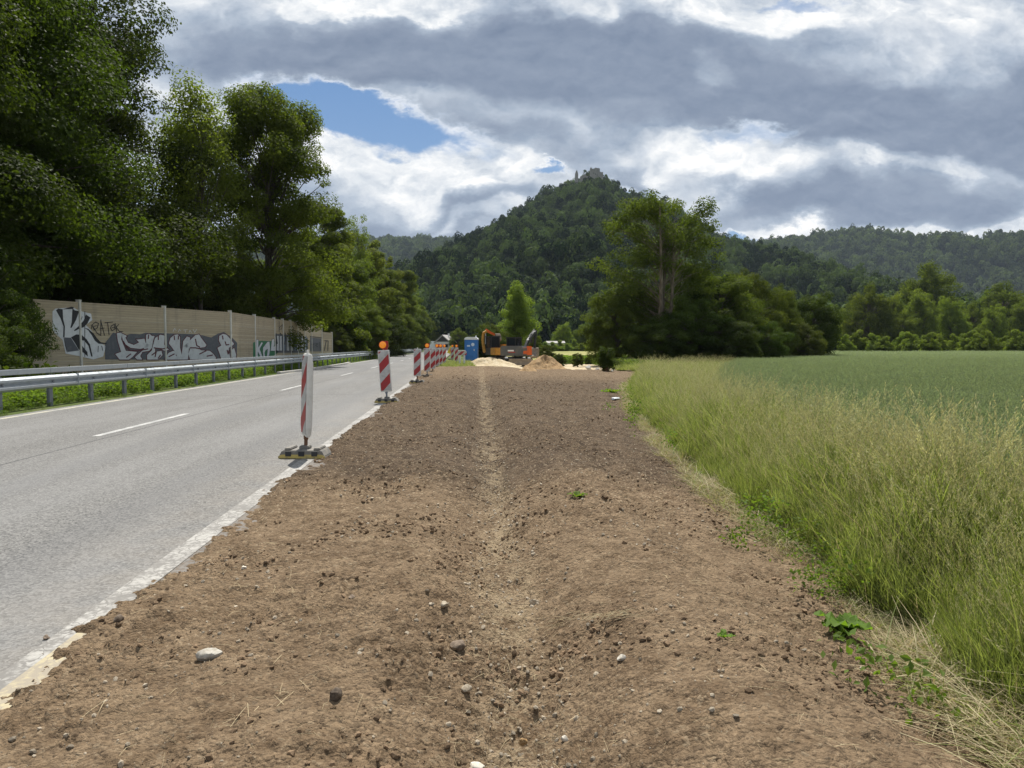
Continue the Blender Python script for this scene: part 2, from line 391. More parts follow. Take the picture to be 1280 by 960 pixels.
def f_asphalt(T, b):
    p = worldp(T); x, y, z = T.sep(p)
    v = T.n('ShaderNodeTexVoronoi'); v.inputs['Scale'].default_value = 58; T.link(p, v.inputs['Vector'])
    g = T.sep(v.outputs['Color'])[0]
    n = T.noise(p, 60, 4, .7); big = T.noise(T.v('MULTIPLY', p, (1, .12, 1)), .9, 5, .6); med = T.noise(p, 2.2, 4, .6)
    c = T.mix(g, (.050, .049, .047), (.222, .215, .203))
    c = T.mix(T.sm(n, .45, .7, 0, .5), c, (.33, .322, .30))
    c = T.mix(T.sm(n, .5, .3, 0, .6), c, (.055, .055, .058))
    c = T.mix(T.sm(big, .35, .7, 0, .45), c, (.24, .237, .23))
    wp = T.m('MULTIPLY', T.sm(T.m('ABSOLUTE', T.m('SUBTRACT', T.m('ABSOLUTE', T.m('SUBTRACT', x, -3.75)), .85)), .42, .08), .28)
    c = T.mix(wp, c, (.135, .135, .137))
    c = T.mix(T.sm(med, .62, .75, 0, .25), c, (.10, .10, .105))
    # dusty margin beside the earthworks
    edge = T.m('MULTIPLY', T.sm(x, -3.1, -1.9), T.sm(T.noise(p, 1.6, 5, .7), .3, .65))
    c = T.mix(T.m('MULTIPLY', edge, .30), c, (.27, .235, .19))
    spill = T.m('MULTIPLY', T.sm(x, -2.06, -1.90), T.sm(T.noise(p, 30, 6, .75), .40, .60))
    c = T.mix(T.m('MULTIPLY', spill, .8), c, T.mix(n, (.08, .058, .04), (.20, .15, .105)))
    # longitudinal joint and a few transverse cracks
    j = T.m('ABSOLUTE', T.m('SUBTRACT', x, T.m('ADD', -5.60, T.m('MULTIPLY', T.m('SUBTRACT', T.noise(p, .5, 3), .5), .08))))
    c = T.mix(T.sm(j, .022, .010, 0, .75), c, (.035, .035, .037))
    w = T.m('ABSOLUTE', T.m('SUBTRACT', y, T.m('ADD', 22.2, T.m('MULTIPLY', x, .10))))
    c = T.mix(T.m('MULTIPLY', T.sm(w, .09, .04, 0, .5), T.m('LESS_THAN', x, -3.0)), c, (.07, .07, .072))
    # a later patch of darker mix further on
    w2 = T.m('MULTIPLY', T.m('GREATER_THAN', y, 37.0), T.m('LESS_THAN', x, -5.6))
    c = T.mix(T.m('MULTIPLY', w2, .22), c, (.14, .145, .155))
    T.link(c, b.inputs['Base Color'])
    bump(T, b, T.m('ADD', g, n), .55, .006)
M['asphalt'] = mat('worn_asphalt', (.2, .2, .2), .85, 0, f_asphalt, .3)
def f_paint(colr, under, wear):
    def fn(T, b):
        p = worldp(T); n = T.noise(p, 26, 6, .7); n2 = T.noise(p, 3.0, 4, .6)
        v = T.n('ShaderNodeTexVoronoi', feature='DISTANCE_TO_EDGE'); v.inputs['Scale'].default_value = 11
        T.link(T.v('ADD', p, T.v('SCALE', T.noise(p, 9, 3, out=1), scale=.12)), v.inputs['Vector'])
        crack = T.sm(v.outputs['Distance'], .05, .015)
        f = T.m('ADD', T.m('MULTIPLY', crack, wear), T.sm(T.m('ADD', n, T.m('MULTIPLY', n2, .9)), .78, 1.10), clamp=True)
        T.link(T.mix(f, colr, under), b.inputs['Base Color'])
    return fn
M['white_line'] = mat('white_road_paint', (.7, .7, .68), .7, 0, f_paint((.37, .355, .325), (.17, .16, .145), 1.0))
M['clean_line'] = mat('lane_paint', (.7, .7, .68), .7, 0, f_paint((.52, .51, .49), (.3, .3, .29), .15))
M['yellow_line'] = mat('yellow_road_paint', (.6, .5, .2), .7, 0, f_paint((.42, .36, .22), (.28, .24, .18), .7))
M['left_line'] = mat('cream_road_paint', (.6, .55, .4), .7, 0, f_paint((.50, .46, .34), (.3, .3, .28), .3))
def f_ground(T, b):
    p = worldp(T); n = T.noise(p, .05, 6, .6); n2 = T.noise(p, 1.6, 5, .65)
    c = T.mix(T.sm(n, .35, .65), (.050, .080, .022), (.105, .125, .038))
    c = T.mix(T.sm(n2, .45, .7, 0, .5), c, (.14, .13, .07)); T.link(c, b.inputs['Base Color'])
    bump(T, b, n2, .6, .05)
M['ground'] = mat('grass_ground', (.07, .1, .03), .95, 0, f_ground, .1)
def f_meadow(T, b):
    p = worldp(T); n = T.noise(T.v('MULTIPLY', p, (.6, .15, 1)), .25, 6, .6); n2 = T.noise(p, 3, 5, .7)
    c = T.mix(T.sm(n, .35, .65), (.22, .225, .075), (.33, .30, .125))
    c = T.mix(T.sm(n2, .4, .7, 0, .35), c, (.11, .15, .045)); T.link(c, b.inputs['Base Color'])
    bump(T, b, n2, .7, .08)
M['meadow'] = mat('mown_meadow', (.25, .25, .1), .95, 0, f_meadow, .1)
def f_wheatg(T, b):
    p = worldp(T); n = T.noise(p, .25, 5, .6); n2 = T.noise(p, 14, 5, .75)
    c = T.mix(T.sm(n2, .3, .7), (.160, .200, .105), (.32, .355, .19))
    c = T.mix(T.sm(n, .4, .7, 0, .3), c, (.17, .20, .10)); T.link(c, b.inputs['Base Color'])
    bump(T, b, n2, 1.0, .12)
M['wheat_base'] = mat('wheat_canopy', (.07, .12, .05), .95, 0, f_wheatg, .1)
M['forest_floor'] = mat('forest_floor', (.018, .030, .014), .95, 0, None, .05)

def f_stone(c1, c2, s=30):
    def fn(T, b):
        p = objco(T); n = T.noise(p, s, 5, .65); oi = T.n('ShaderNodeObjectInfo').outputs['Random']
        c = T.mix(T.sm(n, .35, .65), c1, c2)
        T.link(T.v('SCALE', c, scale=T.m('ADD', .6, T.m('MULTIPLY', oi, .8))), b.inputs['Base Color']); bump(T, b, n, .6, .004)
    return fn
M['pebble'] = mat('pale_pebble', (.4, .35, .28), .85, 0, f_stone((.26, .21, .15), (.44, .38, .29), 60), .2)
M['clod'] = mat('soil_clod', (.12, .08, .05), .95, 0, f_stone((.130, .088, .054), (.280, .196, .124), 60), .1)
M['white_stone'] = mat('limestone', (.5, .47, .4), .85, 0, f_stone((.42, .38, .31), (.62, .58, .50), 40), .2)
M['brown_stone'] = mat('brown_stone', (.2, .16, .12), .85, 0, f_stone((.10, .075, .055), (.22, .17, .125), 40), .2)
M['straw'] = mat('straw', (.42, .35, .22), .8, 0, f_stone((.28, .21, .12), (.48, .40, .25), 20), .2)
def f_heap(T, b):
    p = objco(T); n = T.noise(p, 3.5, 6, .7); n2 = T.noise(p, 24, 4, .7)
    c = T.mix(T.sm(n, .35, .68), (.30, .185, .085), (.50, .34, .185)); c = T.mix(T.sm(n2, .45, .7, 0, .5), c, (.60, .46, .30))
    T.link(c, b.inputs['Base Color']); bump(T, b, n2, 1, .06)
M['gravel_tan'] = mat('tan_gravel', (.45, .33, .2), .95, 0, f_heap, .1)
def f_sand(T, b):
    p = objco(T); n = T.noise(p, 2.5, 6, .7); n2 = T.noise(p, 20, 4, .7)
    c = T.mix(T.sm(n, .35, .68), (.42, .33, .20), (.62, .53, .38)); T.link(c, b.inputs['Base Color']); bump(T, b, n2, 1, .05)
M['sand'] = mat('pale_sand', (.55, .45, .3), .95, 0, f_sand, .1)

def f_planks(T, b):
    p = objco(T); x, y, z = T.sep(p)
    zz = T.m('MULTIPLY', z, 1/.105); row = T.m('FLOOR', zz); fr = T.m('FRACT', zz)
    wn = T.n('ShaderNodeTexWhiteNoise', noise_dimensions='1D'); T.link(row, wn.inputs['W'])
    n = T.noise(T.v('MULTIPLY', p, (1, 1, 9)), 1.6, 5, .6); st = T.noise(T.v('MULTIPLY', p, (3, 3, .35)), 1.2, 4, .6)
    c = T.mix(wn.outputs['Value'], (.40, .33, .225), (.49, .41, .29))
    c = T.mix(T.sm(n, .4, .7, 0, .5), c, (.31, .26, .19)); c = T.mix(T.sm(st, .52, .75, 0, .45), c, (.22, .20, .16))
    big = T.m('FRACT', T.m('MULTIPLY', z, 1/.84))
    seam = T.sm(big, .035, .012); c = T.mix(T.m('MULTIPLY', seam, .7), c, (.50, .47, .40))
    gap = T.sm(T.m('ABSOLUTE', T.m('SUBTRACT', fr, .5)), .44, .49)
    c = T.mix(T.m('MULTIPLY', gap, .5), c, (.10, .08, .055)); T.link(c, b.inputs['Base Color'])
    bump(T, b, T.m('SUBTRACT', 1.0, gap), .7, .012)
M['planks'] = mat('weathered_planks', (.3, .25, .17), .85, 0, f_planks, .2)
M['post_white'] = dirty((.62, .60, .54), (.36, .34, .29), 4, .6, .6)('white_post')
M['galv'] = dirty((.46, .49, .51), (.33, .36, .38), 5, .6, .42, .55)('galvanised_steel')
M['galv_post'] = dirty((.20, .215, .235), (.12, .13, .14), 7, .6, .55, .4)('dull_steel')
M['plastic_white'] = dirty((.70, .68, .63), (.42, .39, .33), 7, .45, .5)('dirty_white_plastic')
M['grey_rubber'] = dirty((.17, .16, .145), (.30, .27, .22), 8, .8, .8, 0, .4)('grey_recycled_plastic')
M['dark'] = dirty((.022, .023, .026), (.06, .058, .055), 6, .6, .6)('black_rubber')
M['yellow_strip'] = dirty((.52, .40, .11), (.26, .22, .13), 14, .8, .6)('worn_yellow_strip')
def f_stripe(T, b):
    p = objco(T); x, y, z = T.sep(p)
    t = T.m('FRACT', T.m('DIVIDE', T.m('ADD', T.m('SUBTRACT', z, x), 10.0-.13), .5))
    s = T.m('GREATER_THAN', t, .5); n = T.noise(p, 7, 5, .65); n2 = T.noise(p, 60, 3, .6)
    red = T.mix(T.sm(n, .4, .75), (.36, .018, .020), (.26, .03, .03)); wh = T.mix(T.sm(n, .42, .75), (.50, .49, .47), (.33, .31, .28))
    c = T.mix(s, wh, red); c = T.mix(T.sm(n2, .62, .75, 0, .35), c, (.25, .22, .19)); T.link(c, b.inputs['Base Color'])
M['stripe'] = mat('red_white_reflective_sheet', (.5, .2, .2), .42, 0, f_stripe)
def f_amber(T, b):
    p = objco(T); w = T.n('ShaderNodeTexWave', wave_type='RINGS', rings_direction='Y'); w.inputs['Scale'].default_value = 14
    T.link(p, w.inputs['Vector'])
    T.link(T.mix(w.outputs['Fac'], (.75, .20, .010), (.85, .33, .03)), b.inputs['Base Color'])
    b.inputs['Emission Color'].default_value = (1, .30, .02, 1); b.inputs['Emission Strength'].default_value = .22
M['amber'] = mat('amber_lens', (.8, .25, .02), .18, 0, f_amber)
M['red_housing'] = dirty((.42, .022, .018), (.2, .02, .02), 9, .5, .4)('red_lamp_housing')
M['toilet_blue'] = dirty((.030, .17, .50), (.02, .12, .36), 3, .5, .45)('blue_moulded_plastic')
M['toilet_white'] = dirty((.74, .76, .78), (.55, .56, .57), 3, .5, .5)('translucent_white_roof')
M['mach_grey'] = dirty((.085, .090, .098), (.16, .145, .12), 3, .8, .5)('dark_grey_machine_paint')
M['mach_orange'] = dirty((.72, .12, .018), (.45, .10, .03), 4, .5, .42)('orange_machine_paint')
M['mach_yellow'] = dirty((.50, .24, .03), (.26, .15, .05), 4, .8, .5)('yellow_orange_machine_paint')
M['mach_black'] = dirty((.018, .02, .024), (.055, .05, .045), 4, .6, .45)('black_machine_paint')
M['muddy'] = dirty((.20, .165, .13), (.34, .29, .22), 4, .8, .9, 0, .5)('muddy_steel')
M['glass'] = mat('dark_glass', (.02, .025, .03), .06, 0)
M['white_paint'] = dirty((.72, .72, .70), (.5, .5, .48), 4, .4, .5)('white_paint')
M['decal_white'] = mat('white_decal', (.78, .78, .78), .5)
M['decal_red'] = mat('red_decal', (.5, .03, .03), .5)
M['decal_pale'] = mat('pale_blue_decal', (.55, .66, .80), .5)
M['house_wall'] = dirty((.62, .59, .52), (.45, .43, .38), 1, .6, .9)('render_wall')
M['house_roof'] = dirty((.36, .34, .32), (.26, .25, .24), 1, .8, .9)('grey_tile_roof')
M['dark_wood'] = mat('dark_wood', (.05, .045, .04), .8)
M['ruin'] = dirty((.27, .255, .225), (.15, .145, .12), .12, .8, .95, 0, .6)('ruin_limestone')
M['concrete'] = dirty((.46, .44, .40), (.32, .30, .27), 3, .7, .9, 0, .5)('pale_concrete')
M['rust_brown'] = dirty((.16, .085, .05), (.09, .06, .04), 5, .7, .9)('brown_decayed_wood')
M['paint_silver'] = dirty((.52, .53, .54), (.36, .365, .37), 5, .6, .45)('silver_spray_paint')
M['paint_shade'] = dirty((.085, .090, .105), (.17, .17, .17), 6, .6, .7)('grey_spray_paint')
M['paint_maroon'] = mat('maroon_spray_paint', (.085, .012, .022), .6)
M['paint_black'] = mat('black_spray_paint', (.012, .012, .015), .6)
M['paint_white'] = dirty((.62, .63, .64), (.42, .425, .43), 5, .5, .6)('white_spray_paint')
M['paint_green'] = mat('green_spray_paint', (.03, .16, .07), .6)
M['paint_blue'] = mat('blue_spray_paint', (.10, .15, .22), .6)

# ------------------------------------------------------------------ terrain
def xr_soil(y):                             # right edge of the bare soil
    return np.interp(y, [-6, 1, 2.5, 3.7, 5.8, 8.2, 11, 15, 20, 27, 36, 44, 60], [1.75, 1.9, 2.08, 2.36, 2.62, 2.84, 3.2, 3.9, 4.8, 6.4, 9.0, 11.2, 12])
def xf_field(y):                            # left edge of the wheat
    return np.interp(y, [-6, 3, 5.2, 10.4, 20, 35, 60, 90, 130], [3.7, 3.8, 3.95, 4.8, 7.6, 13.4, 25, 38, 53])
def Tz(x, y):
    x = np.asarray(x, float); y = np.asarray(y, float)
    z = np.zeros(np.broadcast(x, y).shape)
    z = z-.13*ss(x, 0, 2.2)*(1-ss(y, 30, 60))
    z = z-.30*ss(y, 44, 52)*ss(x, 1.0, 4.0)*(1-ss(y, 90, 140))
    z = z+.10*ss(-x, 10.5, 12)+.5*ss(-x, 13, 30)
    z = z+.05*fbm(x*.35, y*.35, 5, 3)*ss(np.abs(x+5.5), 4.3, 6)
    z = z+.9*fbm(x*.012, y*.012, 9, 3)*ss(y, 120, 400)*0.5
    return z
def soil_z(x, y):
    xr = xr_soil(y); xd = .15+.028*y+.06*np.sin(y*.7)+.03*np.sin(y*1.9)
    t = x-xd
    base = .012+.045*ss(x, -1.95, -1.35)-.03*ss(x, .9, 2.3)
    dep = (.185+.03*np.sin(y*.5))*np.where(t < 0, np.exp(-(t/.36)**2), np.exp(-(t/.30)**2))
    ridge = .105*np.exp(-((t-.85)/.38)**2)+.05*np.exp(-((t+.75)/.5)**2)
    fade = 1-.65*ss(y, 22, 40)
    lowr = -.13*ss(x, .55*xr+.35, xr)
    hump = .16*ss(y, 30, 42)*(1-ss(x, 1.2, 3.4))
    z = base+(ridge-dep)*fade+lowr+hump
    z = z-.028*np.exp(-((x-(xd-1.02+.05*np.sin(y*.8)))/.10)**2)*ss(vn(y*.35, y*0, 44), -.3, .1)*(1-ss(y, 9, 13))
    z = z-.022*np.exp(-((x-(xd+1.35+.04*np.sin(y*.6)))/.08)**2)*ss(vn(y*.4, y*0, 45), -.25, .15)*(1-ss(y, 12, 16))
    z = z+.045*fbm(x*1.1, y*.8, 3, 3)+.026*fbm(x*4, y*4, 7, 3, .6)
    f1 = fbm(x*13, y*13, 21, 4, .62); z = z+.020*f1*(0.6+1.3*ss(fbm(x*.9, y*.9, 55, 2), -.2, .3))
    rut = fbm(x*.55+y*.12, y*3.6, 31, 3, .6); z = z+.030*rut*ss(y, 5.0, 8.0)*ss(t, 0.1, .8)
    side = fbm(x*5.2, y*1.0, 33, 2, .6); z = z+.018*side*ss(y, 4, 7)
    rough_ = .40+1.45*ss(fbm(x*1.3, y*1.3, 88, 4), -.12, .42)
    for sc_, am_, th_ in ((7, .016, .26), (13, .011, .22), (24, .0075, .16), (40, .0055, .10)):          # crumbs and lumps
        q = vn(x*sc_+3*vn(x*sc_*.4, y*sc_*.4, 5), y*sc_, 70+sc_); z = z+am_*ss(q, th_, .44)*rough_
        q = vn(x*sc_*1.1, y*sc_*1.1, 170+sc_); z = z-am_*.6*ss(q, th_, .46)*rough_
    el = x+1.965+.05*vn(y*2.3, y*0, 12)+.05*vn(y*9, y*0, 13)+.10*fbm(x*11, y*11, 15, 3, .6)       # crumbling left edge
    z = z-.085*(1-ss(el, -.06, .16))
    er = xr+.35+.25*vn(y*1.4, y*0, 14)-x
    z = z-.10*(1-ss(er, 0, .4))
    z = z-.5*ss(y, 43.5+1.2*vn(x, x*0, 15), 47)
    return z

def grid_mesh(name, xs, ys, zf, m, kind='structure'):
    XX, YY = np.meshgrid(xs, ys); ZZ = zf(XX, YY); ny, nx = XX.shape
    V = np.stack([XX, YY, ZZ], -1).reshape(-1, 3)
    i = (np.arange(ny-1)[:, None]*nx+np.arange(nx-1)[None]).ravel()
    Q = np.stack([i, i+1, i+nx+1, i+nx], -1)
    o = np_mesh(name, V, Q, m); o['kind'] = kind; return o

def ground_z(x, y):
    z = Tz(x, y)
    under_road = (x > -9.6) & (x < -1.6)
    z = np.where(under_road, -.12, z)
    under_soil = (x >= -1.8) & (x < xr_soil(y)+.3) & (y < 46) & (y > -7)
    z = np.where(under_soil, -.42, z)
    under_site = (x > -2) & (x < 16) & (y >= 46) & (y < 74)
    return np.where(under_site, np.minimum(z, z-.05), z)
gx = np.unique(np.concatenate([np.linspace(-60, -10, 60), np.linspace(-10, 14, 110), np.linspace(14, 120, 80), np.linspace(-7000, -60, 30), np.linspace(120, 7000, 40)]))
gy = np.unique(np.concatenate([np.linspace(-400, -8, 10), np.linspace(-8, 50, 130), np.linspace(50, 300, 120), np.linspace(300, 9000, 50)]))
grid_mesh('ground', gx, gy, ground_z, M['ground'])

road = MB()
ysr = [-12, 0, 20, 50, 100, 200, 330, 520]
def road_x(y): return -0.0*y
for a, b in zip(ysr[:-1], ysr[1:]):
    road.add([(-9.45, a, 0), (-1.62, a, 0), (-1.62, b, 0), (-9.45, b, 0)], [(0, 1, 2, 3)])
tag(road.build('road', M['asphalt']), kind='structure')
def strip(name, x0, x1, y0, y1, z, m, n=1, wob=0.0):
    b = MB()
    for i in range(n):
        a, c = y0+(y1-y0)*i/n, y0+(y1-y0)*(i+1)/n
        b.add([(x0, a, z), (x1, a, z), (x1, c, z), (x0, c, z)], [(0, 1, 2, 3)])
    return tag(b.build(name, m), kind='structure')
strip('road_edge_line', -2.03, -1.86, -10, 120, .004, M['white_line'], 8)
strip('road_yellow_line', -1.93, -1.80, -2, 3.9, .006, M['yellow_line'])
strip('road_far_edge_line', -9.22, -9.08, -10, 300, .004, M['left_line'], 8)
dash = MB()
for k in range(-1, 14):
    a = 11.9+12*k
    dash.add([(-5.92, a, .004), (-5.80, a, .004), (-5.80, a+3.9, .004), (-5.92, a+3.9, .004)], [(0, 1, 2, 3)])
tag(dash.build('road_centre_dashes', M['clean_line']), kind='structure')
kb = MB()
kp = [(-9.42, 38), (-9.2, 41), (-9.12, 46), (-9.1, 52), (-9.15, 58), (-9.4, 62)]
for (a, b_), (c, d_) in zip(kp[:-1], kp[1:]):
    kb.beam((a, b_, .055), (c, d_, .055), .22, .13)
tag(kb.build('kerb', M['concrete'], bevel=.015), kind='structure')

# bare soil strip
ny, nx = 900, 560
yr = np.concatenate([np.linspace(-5, .85, 60, endpoint=False), np.geomspace(.85, 47, ny)])
tt = np.linspace(0, 1, nx)
XX = (-2.12)+(xr_soil(yr)[:, None]+.45+2.12)*tt[None]; YY = np.repeat(yr[:, None], nx, 1)
ZZ = soil_z(XX, YY); n_y, n_x = XX.shape
ii = (np.arange(n_y-1)[:, None]*n_x+np.arange(n_x-1)[None]).ravel()
soil = np_mesh('soil', np.stack([XX, YY, ZZ], -1).reshape(-1, 3), np.stack([ii, ii+1, ii+n_x+1, ii+n_x], -1), M['soil'])
tag(soil, kind='structure')
def surf(x, y):                             # top surface for things standing on the right side
    x = np.asarray(x, float); y = np.asarray(y, float)
    ins = (x > -1.85) & (x < xr_soil(y)+.35) & (y < 45)
    return np.where(ins, np.maximum(soil_z(x, y), Tz(x, y)-.1), Tz(x, y))

# site floor (pale crushed stone), far meadow
def site_z(x, y): return Tz(x, y)+.012
xs_ = np.linspace(1.0, 13, 50); ys_ = np.linspace(46.2, 73, 70)
grid_mesh('site_floor', xs_, ys_, lambda x, y: site_z(x, y)+.03*fbm(x*1.1, y*1.1, 41, 3)-.25*(1-ss(x-1.0+.5*vn(y*.5, y*0, 3), 0, .6))-.3*ss(y, 69, 73), M['sand'])
grid_mesh('meadow', np.linspace(7, 62, 60), np.linspace(82, 172, 60), lambda x, y: Tz(x, y)+.02+.25*ss(y, 85, 170), M['meadow'])

# ------------------------------------------------------------------ noise barrier with graffiti
def build_wall():
    yc = 38.0; xc = X(288, yc); p1 = Vector((X(206, 33.9), 33.9)); c = Vector((xc, yc))
    dr = (c-p1).normalized(); step = (c-p1).length
    posts = [tuple(p1-dr*step*k) for k in (3, 2, 1)]+[tuple(p1), tuple(c)]
    for o in (4.4, 8.8, 11, 13.2, 15.4, 17.7, 20.3, 24.6, 29.6): posts.append((xc, yc+o))
    htop = [3.22]*(len(posts)-2)+[2.7, 2.7]
    root = empty('noise_barrier', (xc, yc, 0))
    tag(root, 'weathered plank noise barrier sprayed with graffiti behind the guardrail', 'noise barrier')
    inv = Vector((-xc, -yc, 0))
    def loc(o): o.location = inv; return o
    for i, (a, b) in enumerate(zip(posts[:-1], posts[1:])):
        a, b = Vector(a), Vector(b); d = b-a; L = d.length; mid = (a+b)/2; h = htop[i]
        mb = MB().box((0, 0, h/2-.1), (L-.13, .10, h+.1))
        if i % 2 == 0 or True: mb.box((0, 0, h+.02-.05), (L-.13, .13, .05))
        o = mb.build('plank_panel', M['planks'], root, bevel=.006)
        o.location = (mid.x-xc, mid.y-yc, 0); o.rotation_euler = (0, 0, math.atan2(d.y, d.x))
    for i, a in enumerate(posts):
        h = max(htop[min(i, len(htop)-1)], htop[max(i-1, 0)])+.06
        o = MB().box((0, 0, h/2-.1), (.15, .16, h+.2)).box((0, 0, h+.02), (.17, .18, .03)).build('post', M['post_white'], root, bevel=.008)
        o.location = (a[0]-xc, a[1]-yc, 0)
    nA = Vector((dr.y, -dr.x, 0)); nB = Vector((1, 0, 0))
    pA = Vector((xc, yc, 0)); pB = Vector((xc, yc, 0))
    def poly(mb, pts, fac, org, sc, lay, mi, wall):
        p0, n = (pA, nA) if wall == 'A' else (pB, nB)
        W = [on_plane(org[0]+x/sc, org[1]+y/sc, p0, n, fac+.0030*lay)+inv for x, y in pts]
        tri = geometry.tessellate_polygon([W]); mb.add(W, [tuple(t) for t in tri], mi)
    def stroke(mb, pts, wpx, fac, org, sc, lay, mi, wall, close=False):
        P = [Vector(p) for p in pts]
        if close: P.append(P[0])
        for a, b in zip(P[:-1], P[1:]):
            d = (b-a)
            if d.length < .01: continue
            d.normalize(); nn = Vector((-d.y, d.x))*wpx/2; e = d*wpx*.35
            poly(mb, [a-e-nn, b+e-nn, b+e+nn, a-e+nn], fac, org, sc, lay, mi, wall)
    FA = .056
    # letter piece on the near bend: crop (130,400) scale 7.53
    o1, s1 = (130, 400), 7.53
    mats = [M['paint_shade'], M['paint_maroon'], M['paint_silver'], M['paint_black'], M['paint_white'], M['paint_green'], M['paint_blue']]
    mb = MB()
    poly(mb, [(0, 215), (45, 160), (75, 118), (180, 150), (240, 130), (330, 135), (380, 120), (700, 128), (880, 135), (940, 150), (1000, 165), (1060, 130), (1120, 112), (1200, 170), (1245, 215), (1240, 372), (0, 372)], FA, o1, s1, 1, 0, 'A')
    letters = [
        [(108, 125), (150, 118), (160, 160), (172, 215), (240, 262), (330, 272), (400, 255), (415, 235), (380, 215), (370, 175), (300, 185), (290, 180), (320, 210), (270, 235), (215, 215), (190, 165), (205, 150), (160, 128), (150, 180), (195, 290), (300, 300), (255, 350), (225, 372), (135, 372), (95, 320), (150, 300), (120, 200)],
        [(385, 140), (415, 128), (440, 150), (465, 150), (450, 200), (440, 262), (415, 290), (350, 300), (330, 340), (350, 372), (300, 372), (280, 350), (350, 290), (385, 240)],
        [(470, 170), (520, 138), (560, 148), (555, 230), (600, 280), (560, 290), (500, 262), (470, 258), (470, 300), (530, 290), (540, 330), (500, 372), (395, 372), (395, 330), (440, 285), (450, 240)],
        [(615, 170), (650, 140), (685, 135), (705, 160), (705, 260), (722, 330), (735, 200), (770, 155), (800, 165), (790, 260), (780, 372), (690, 372), (660, 300), (600, 220)],
        [(740, 250), (800, 190), (850, 142), (885, 135), (905, 170), (955, 235), (940, 255), (885, 262), (900, 285), (985, 290), (1020, 320), (1045, 355), (1040, 372), (880, 372), (800, 372), (785, 320), (800, 270)],
        [(595, 310), (640, 290), (670, 300), (665, 335), (690, 350), (690, 372), (560, 372)],
        [(1075, 150), (1110, 130), (1145, 140), (1190, 190), (1215, 225), (1200, 240), (1165, 262), (1165, 300), (1185, 372), (1095, 372), (1080, 320), (1058, 262), (1095, 240), (1072, 195)],
        [(1185, 290), (1215, 262), (1235, 330), (1230, 372), (1205, 372)]]
    for L in letters:
        stroke(mb, L, 15, FA, o1, s1, 2, 1, 'A', True); poly(mb, L, FA, o1, s1, 3, 2, 'A')
    for q in [[(205, 255), (230, 285), (310, 290), (400, 272)], [(460, 262), (540, 272), (585, 262)], [(170, 200), (205, 262)], [(240, 320), (200, 350)], [(650, 150), (652, 185)], [(690, 150), (688, 180)],
              [(500, 150), (500, 185)], [(410, 140), (405, 175)], [(850, 180), (862, 240), (890, 255)], [(800, 262), (850, 262), (890, 270)], [(440, 330), (480, 300), (470, 345)], [(600, 345), (650, 320)],
              [(1105, 150), (1110, 180)], [(1130, 205), (1140, 235), (1165, 232)], [(890, 320), (950, 290)], [(960, 340), (1010, 330)], [(1150, 285), (1158, 320), (1168, 285)], [(520, 330), (500, 360)]]:
        stroke(mb, q, 11, FA, o1, s1, 4, 1, 'A')
    for q in [[(640, 110), (655, 78), (670, 100)], [(690, 112), (700, 88), (715, 105)], [(740, 95), (775, 92)], [(755, 95), (757, 118)], [(790, 120), (800, 98), (815, 118)], [(830, 90), (845, 118), (862, 88)]]:
        stroke(mb, q, 4, FA, o1, s1, 1, 4, 'A')
    loc = mb.build('graffiti_lettering', mats, root)
    # big white K and the scrawled tag: crop (60,380) scale 10.67
    o2, s2 = (60, 380), 10.667; mb = MB()
    poly(mb, [(45, 330), (45, 100), (85, 60), (320, 45), (400, 90), (560, 130), (575, 215), (490, 280), (560, 350), (620, 440), (680, 520), (760, 560), (720, 700), (590, 740), (380, 690), (220, 660), (180, 480), (60, 370)], FA, o2, s2, 1, 4, 'A')
    for L in [[(90, 85), (120, 60), (180, 70), (185, 190), (210, 300), (205, 440), (185, 440), (190, 300), (150, 190)], [(310, 60), (345, 85), (400, 95), (360, 210), (300, 318), (282, 315), (300, 240)],
              [(490, 140), (550, 180), (510, 260), (460, 310), (400, 330), (340, 362), (330, 352), (400, 290), (460, 220)],
              [(470, 318), (520, 330), (590, 390), (640, 460), (690, 510), (770, 520), (765, 532), (660, 530), (610, 490), (570, 420), (520, 350)],
              [(290, 445), (360, 405), (430, 410), (500, 470), (545, 540), (580, 700), (560, 700), (525, 560), (470, 490), (420, 480), (440, 560), (510, 640), (515, 700), (470, 660), (390, 600), (330, 500)],
              [(180, 70), (300, 35), (330, 45), (320, 66), (190, 72)]]:
        poly(mb, L, FA, o2, s2, 2, 3, 'A')
    poly(mb, [(205, 445), (290, 450), (340, 530), (400, 620), (250, 640), (215, 560)], FA, o2, s2, 2, 0, 'A')
    for q in [[(195, 440), (215, 560), (240, 640)], [(475, 100), (475, 700)], [(440, 170), (420, 220)], [(655, 560), (650, 640)], [(700, 560), (715, 620)]]:
        stroke(mb, q, 8, FA, o2, s2, 3, 3, 'A')
    tagq = [[(565, 330), (570, 280), (620, 240), (660, 260), (640, 320), (600, 345), (580, 290), (640, 390), (690, 420)], [(600, 300), (630, 290)],
            [(690, 210), (690, 420)], [(690, 230), (740, 420)], [(680, 330), (735, 320)], [(740, 250), (850, 240)], [(780, 250), (800, 410)],
            [(830, 290), (870, 270), (880, 330), (840, 360), (820, 320), (830, 290)], [(840, 315), (870, 310)], [(885, 260), (900, 370)], [(930, 270), (895, 310), (940, 370), (985, 365)]]
    for q in tagq: stroke(mb, q, 9, FA, o2, s2, 2, 3, 'A')
    mb.build('graffiti_mural', mats, root)
    # pieces on the straight run: crop (310,395) scale 12.19
    o3, s3 = (310, 395), 12.19; mb = MB()
    poly(mb, [(62, 405), (130, 380), (300, 380), (440, 385), (440, 560), (330, 640), (62, 640)], FA, o3, s3, 1, 5, 'B')
    poly(mb, [(405, 270), (780, 300), (900, 330), (905, 560), (405, 560)], FA, o3, s3, 1, 0, 'B')
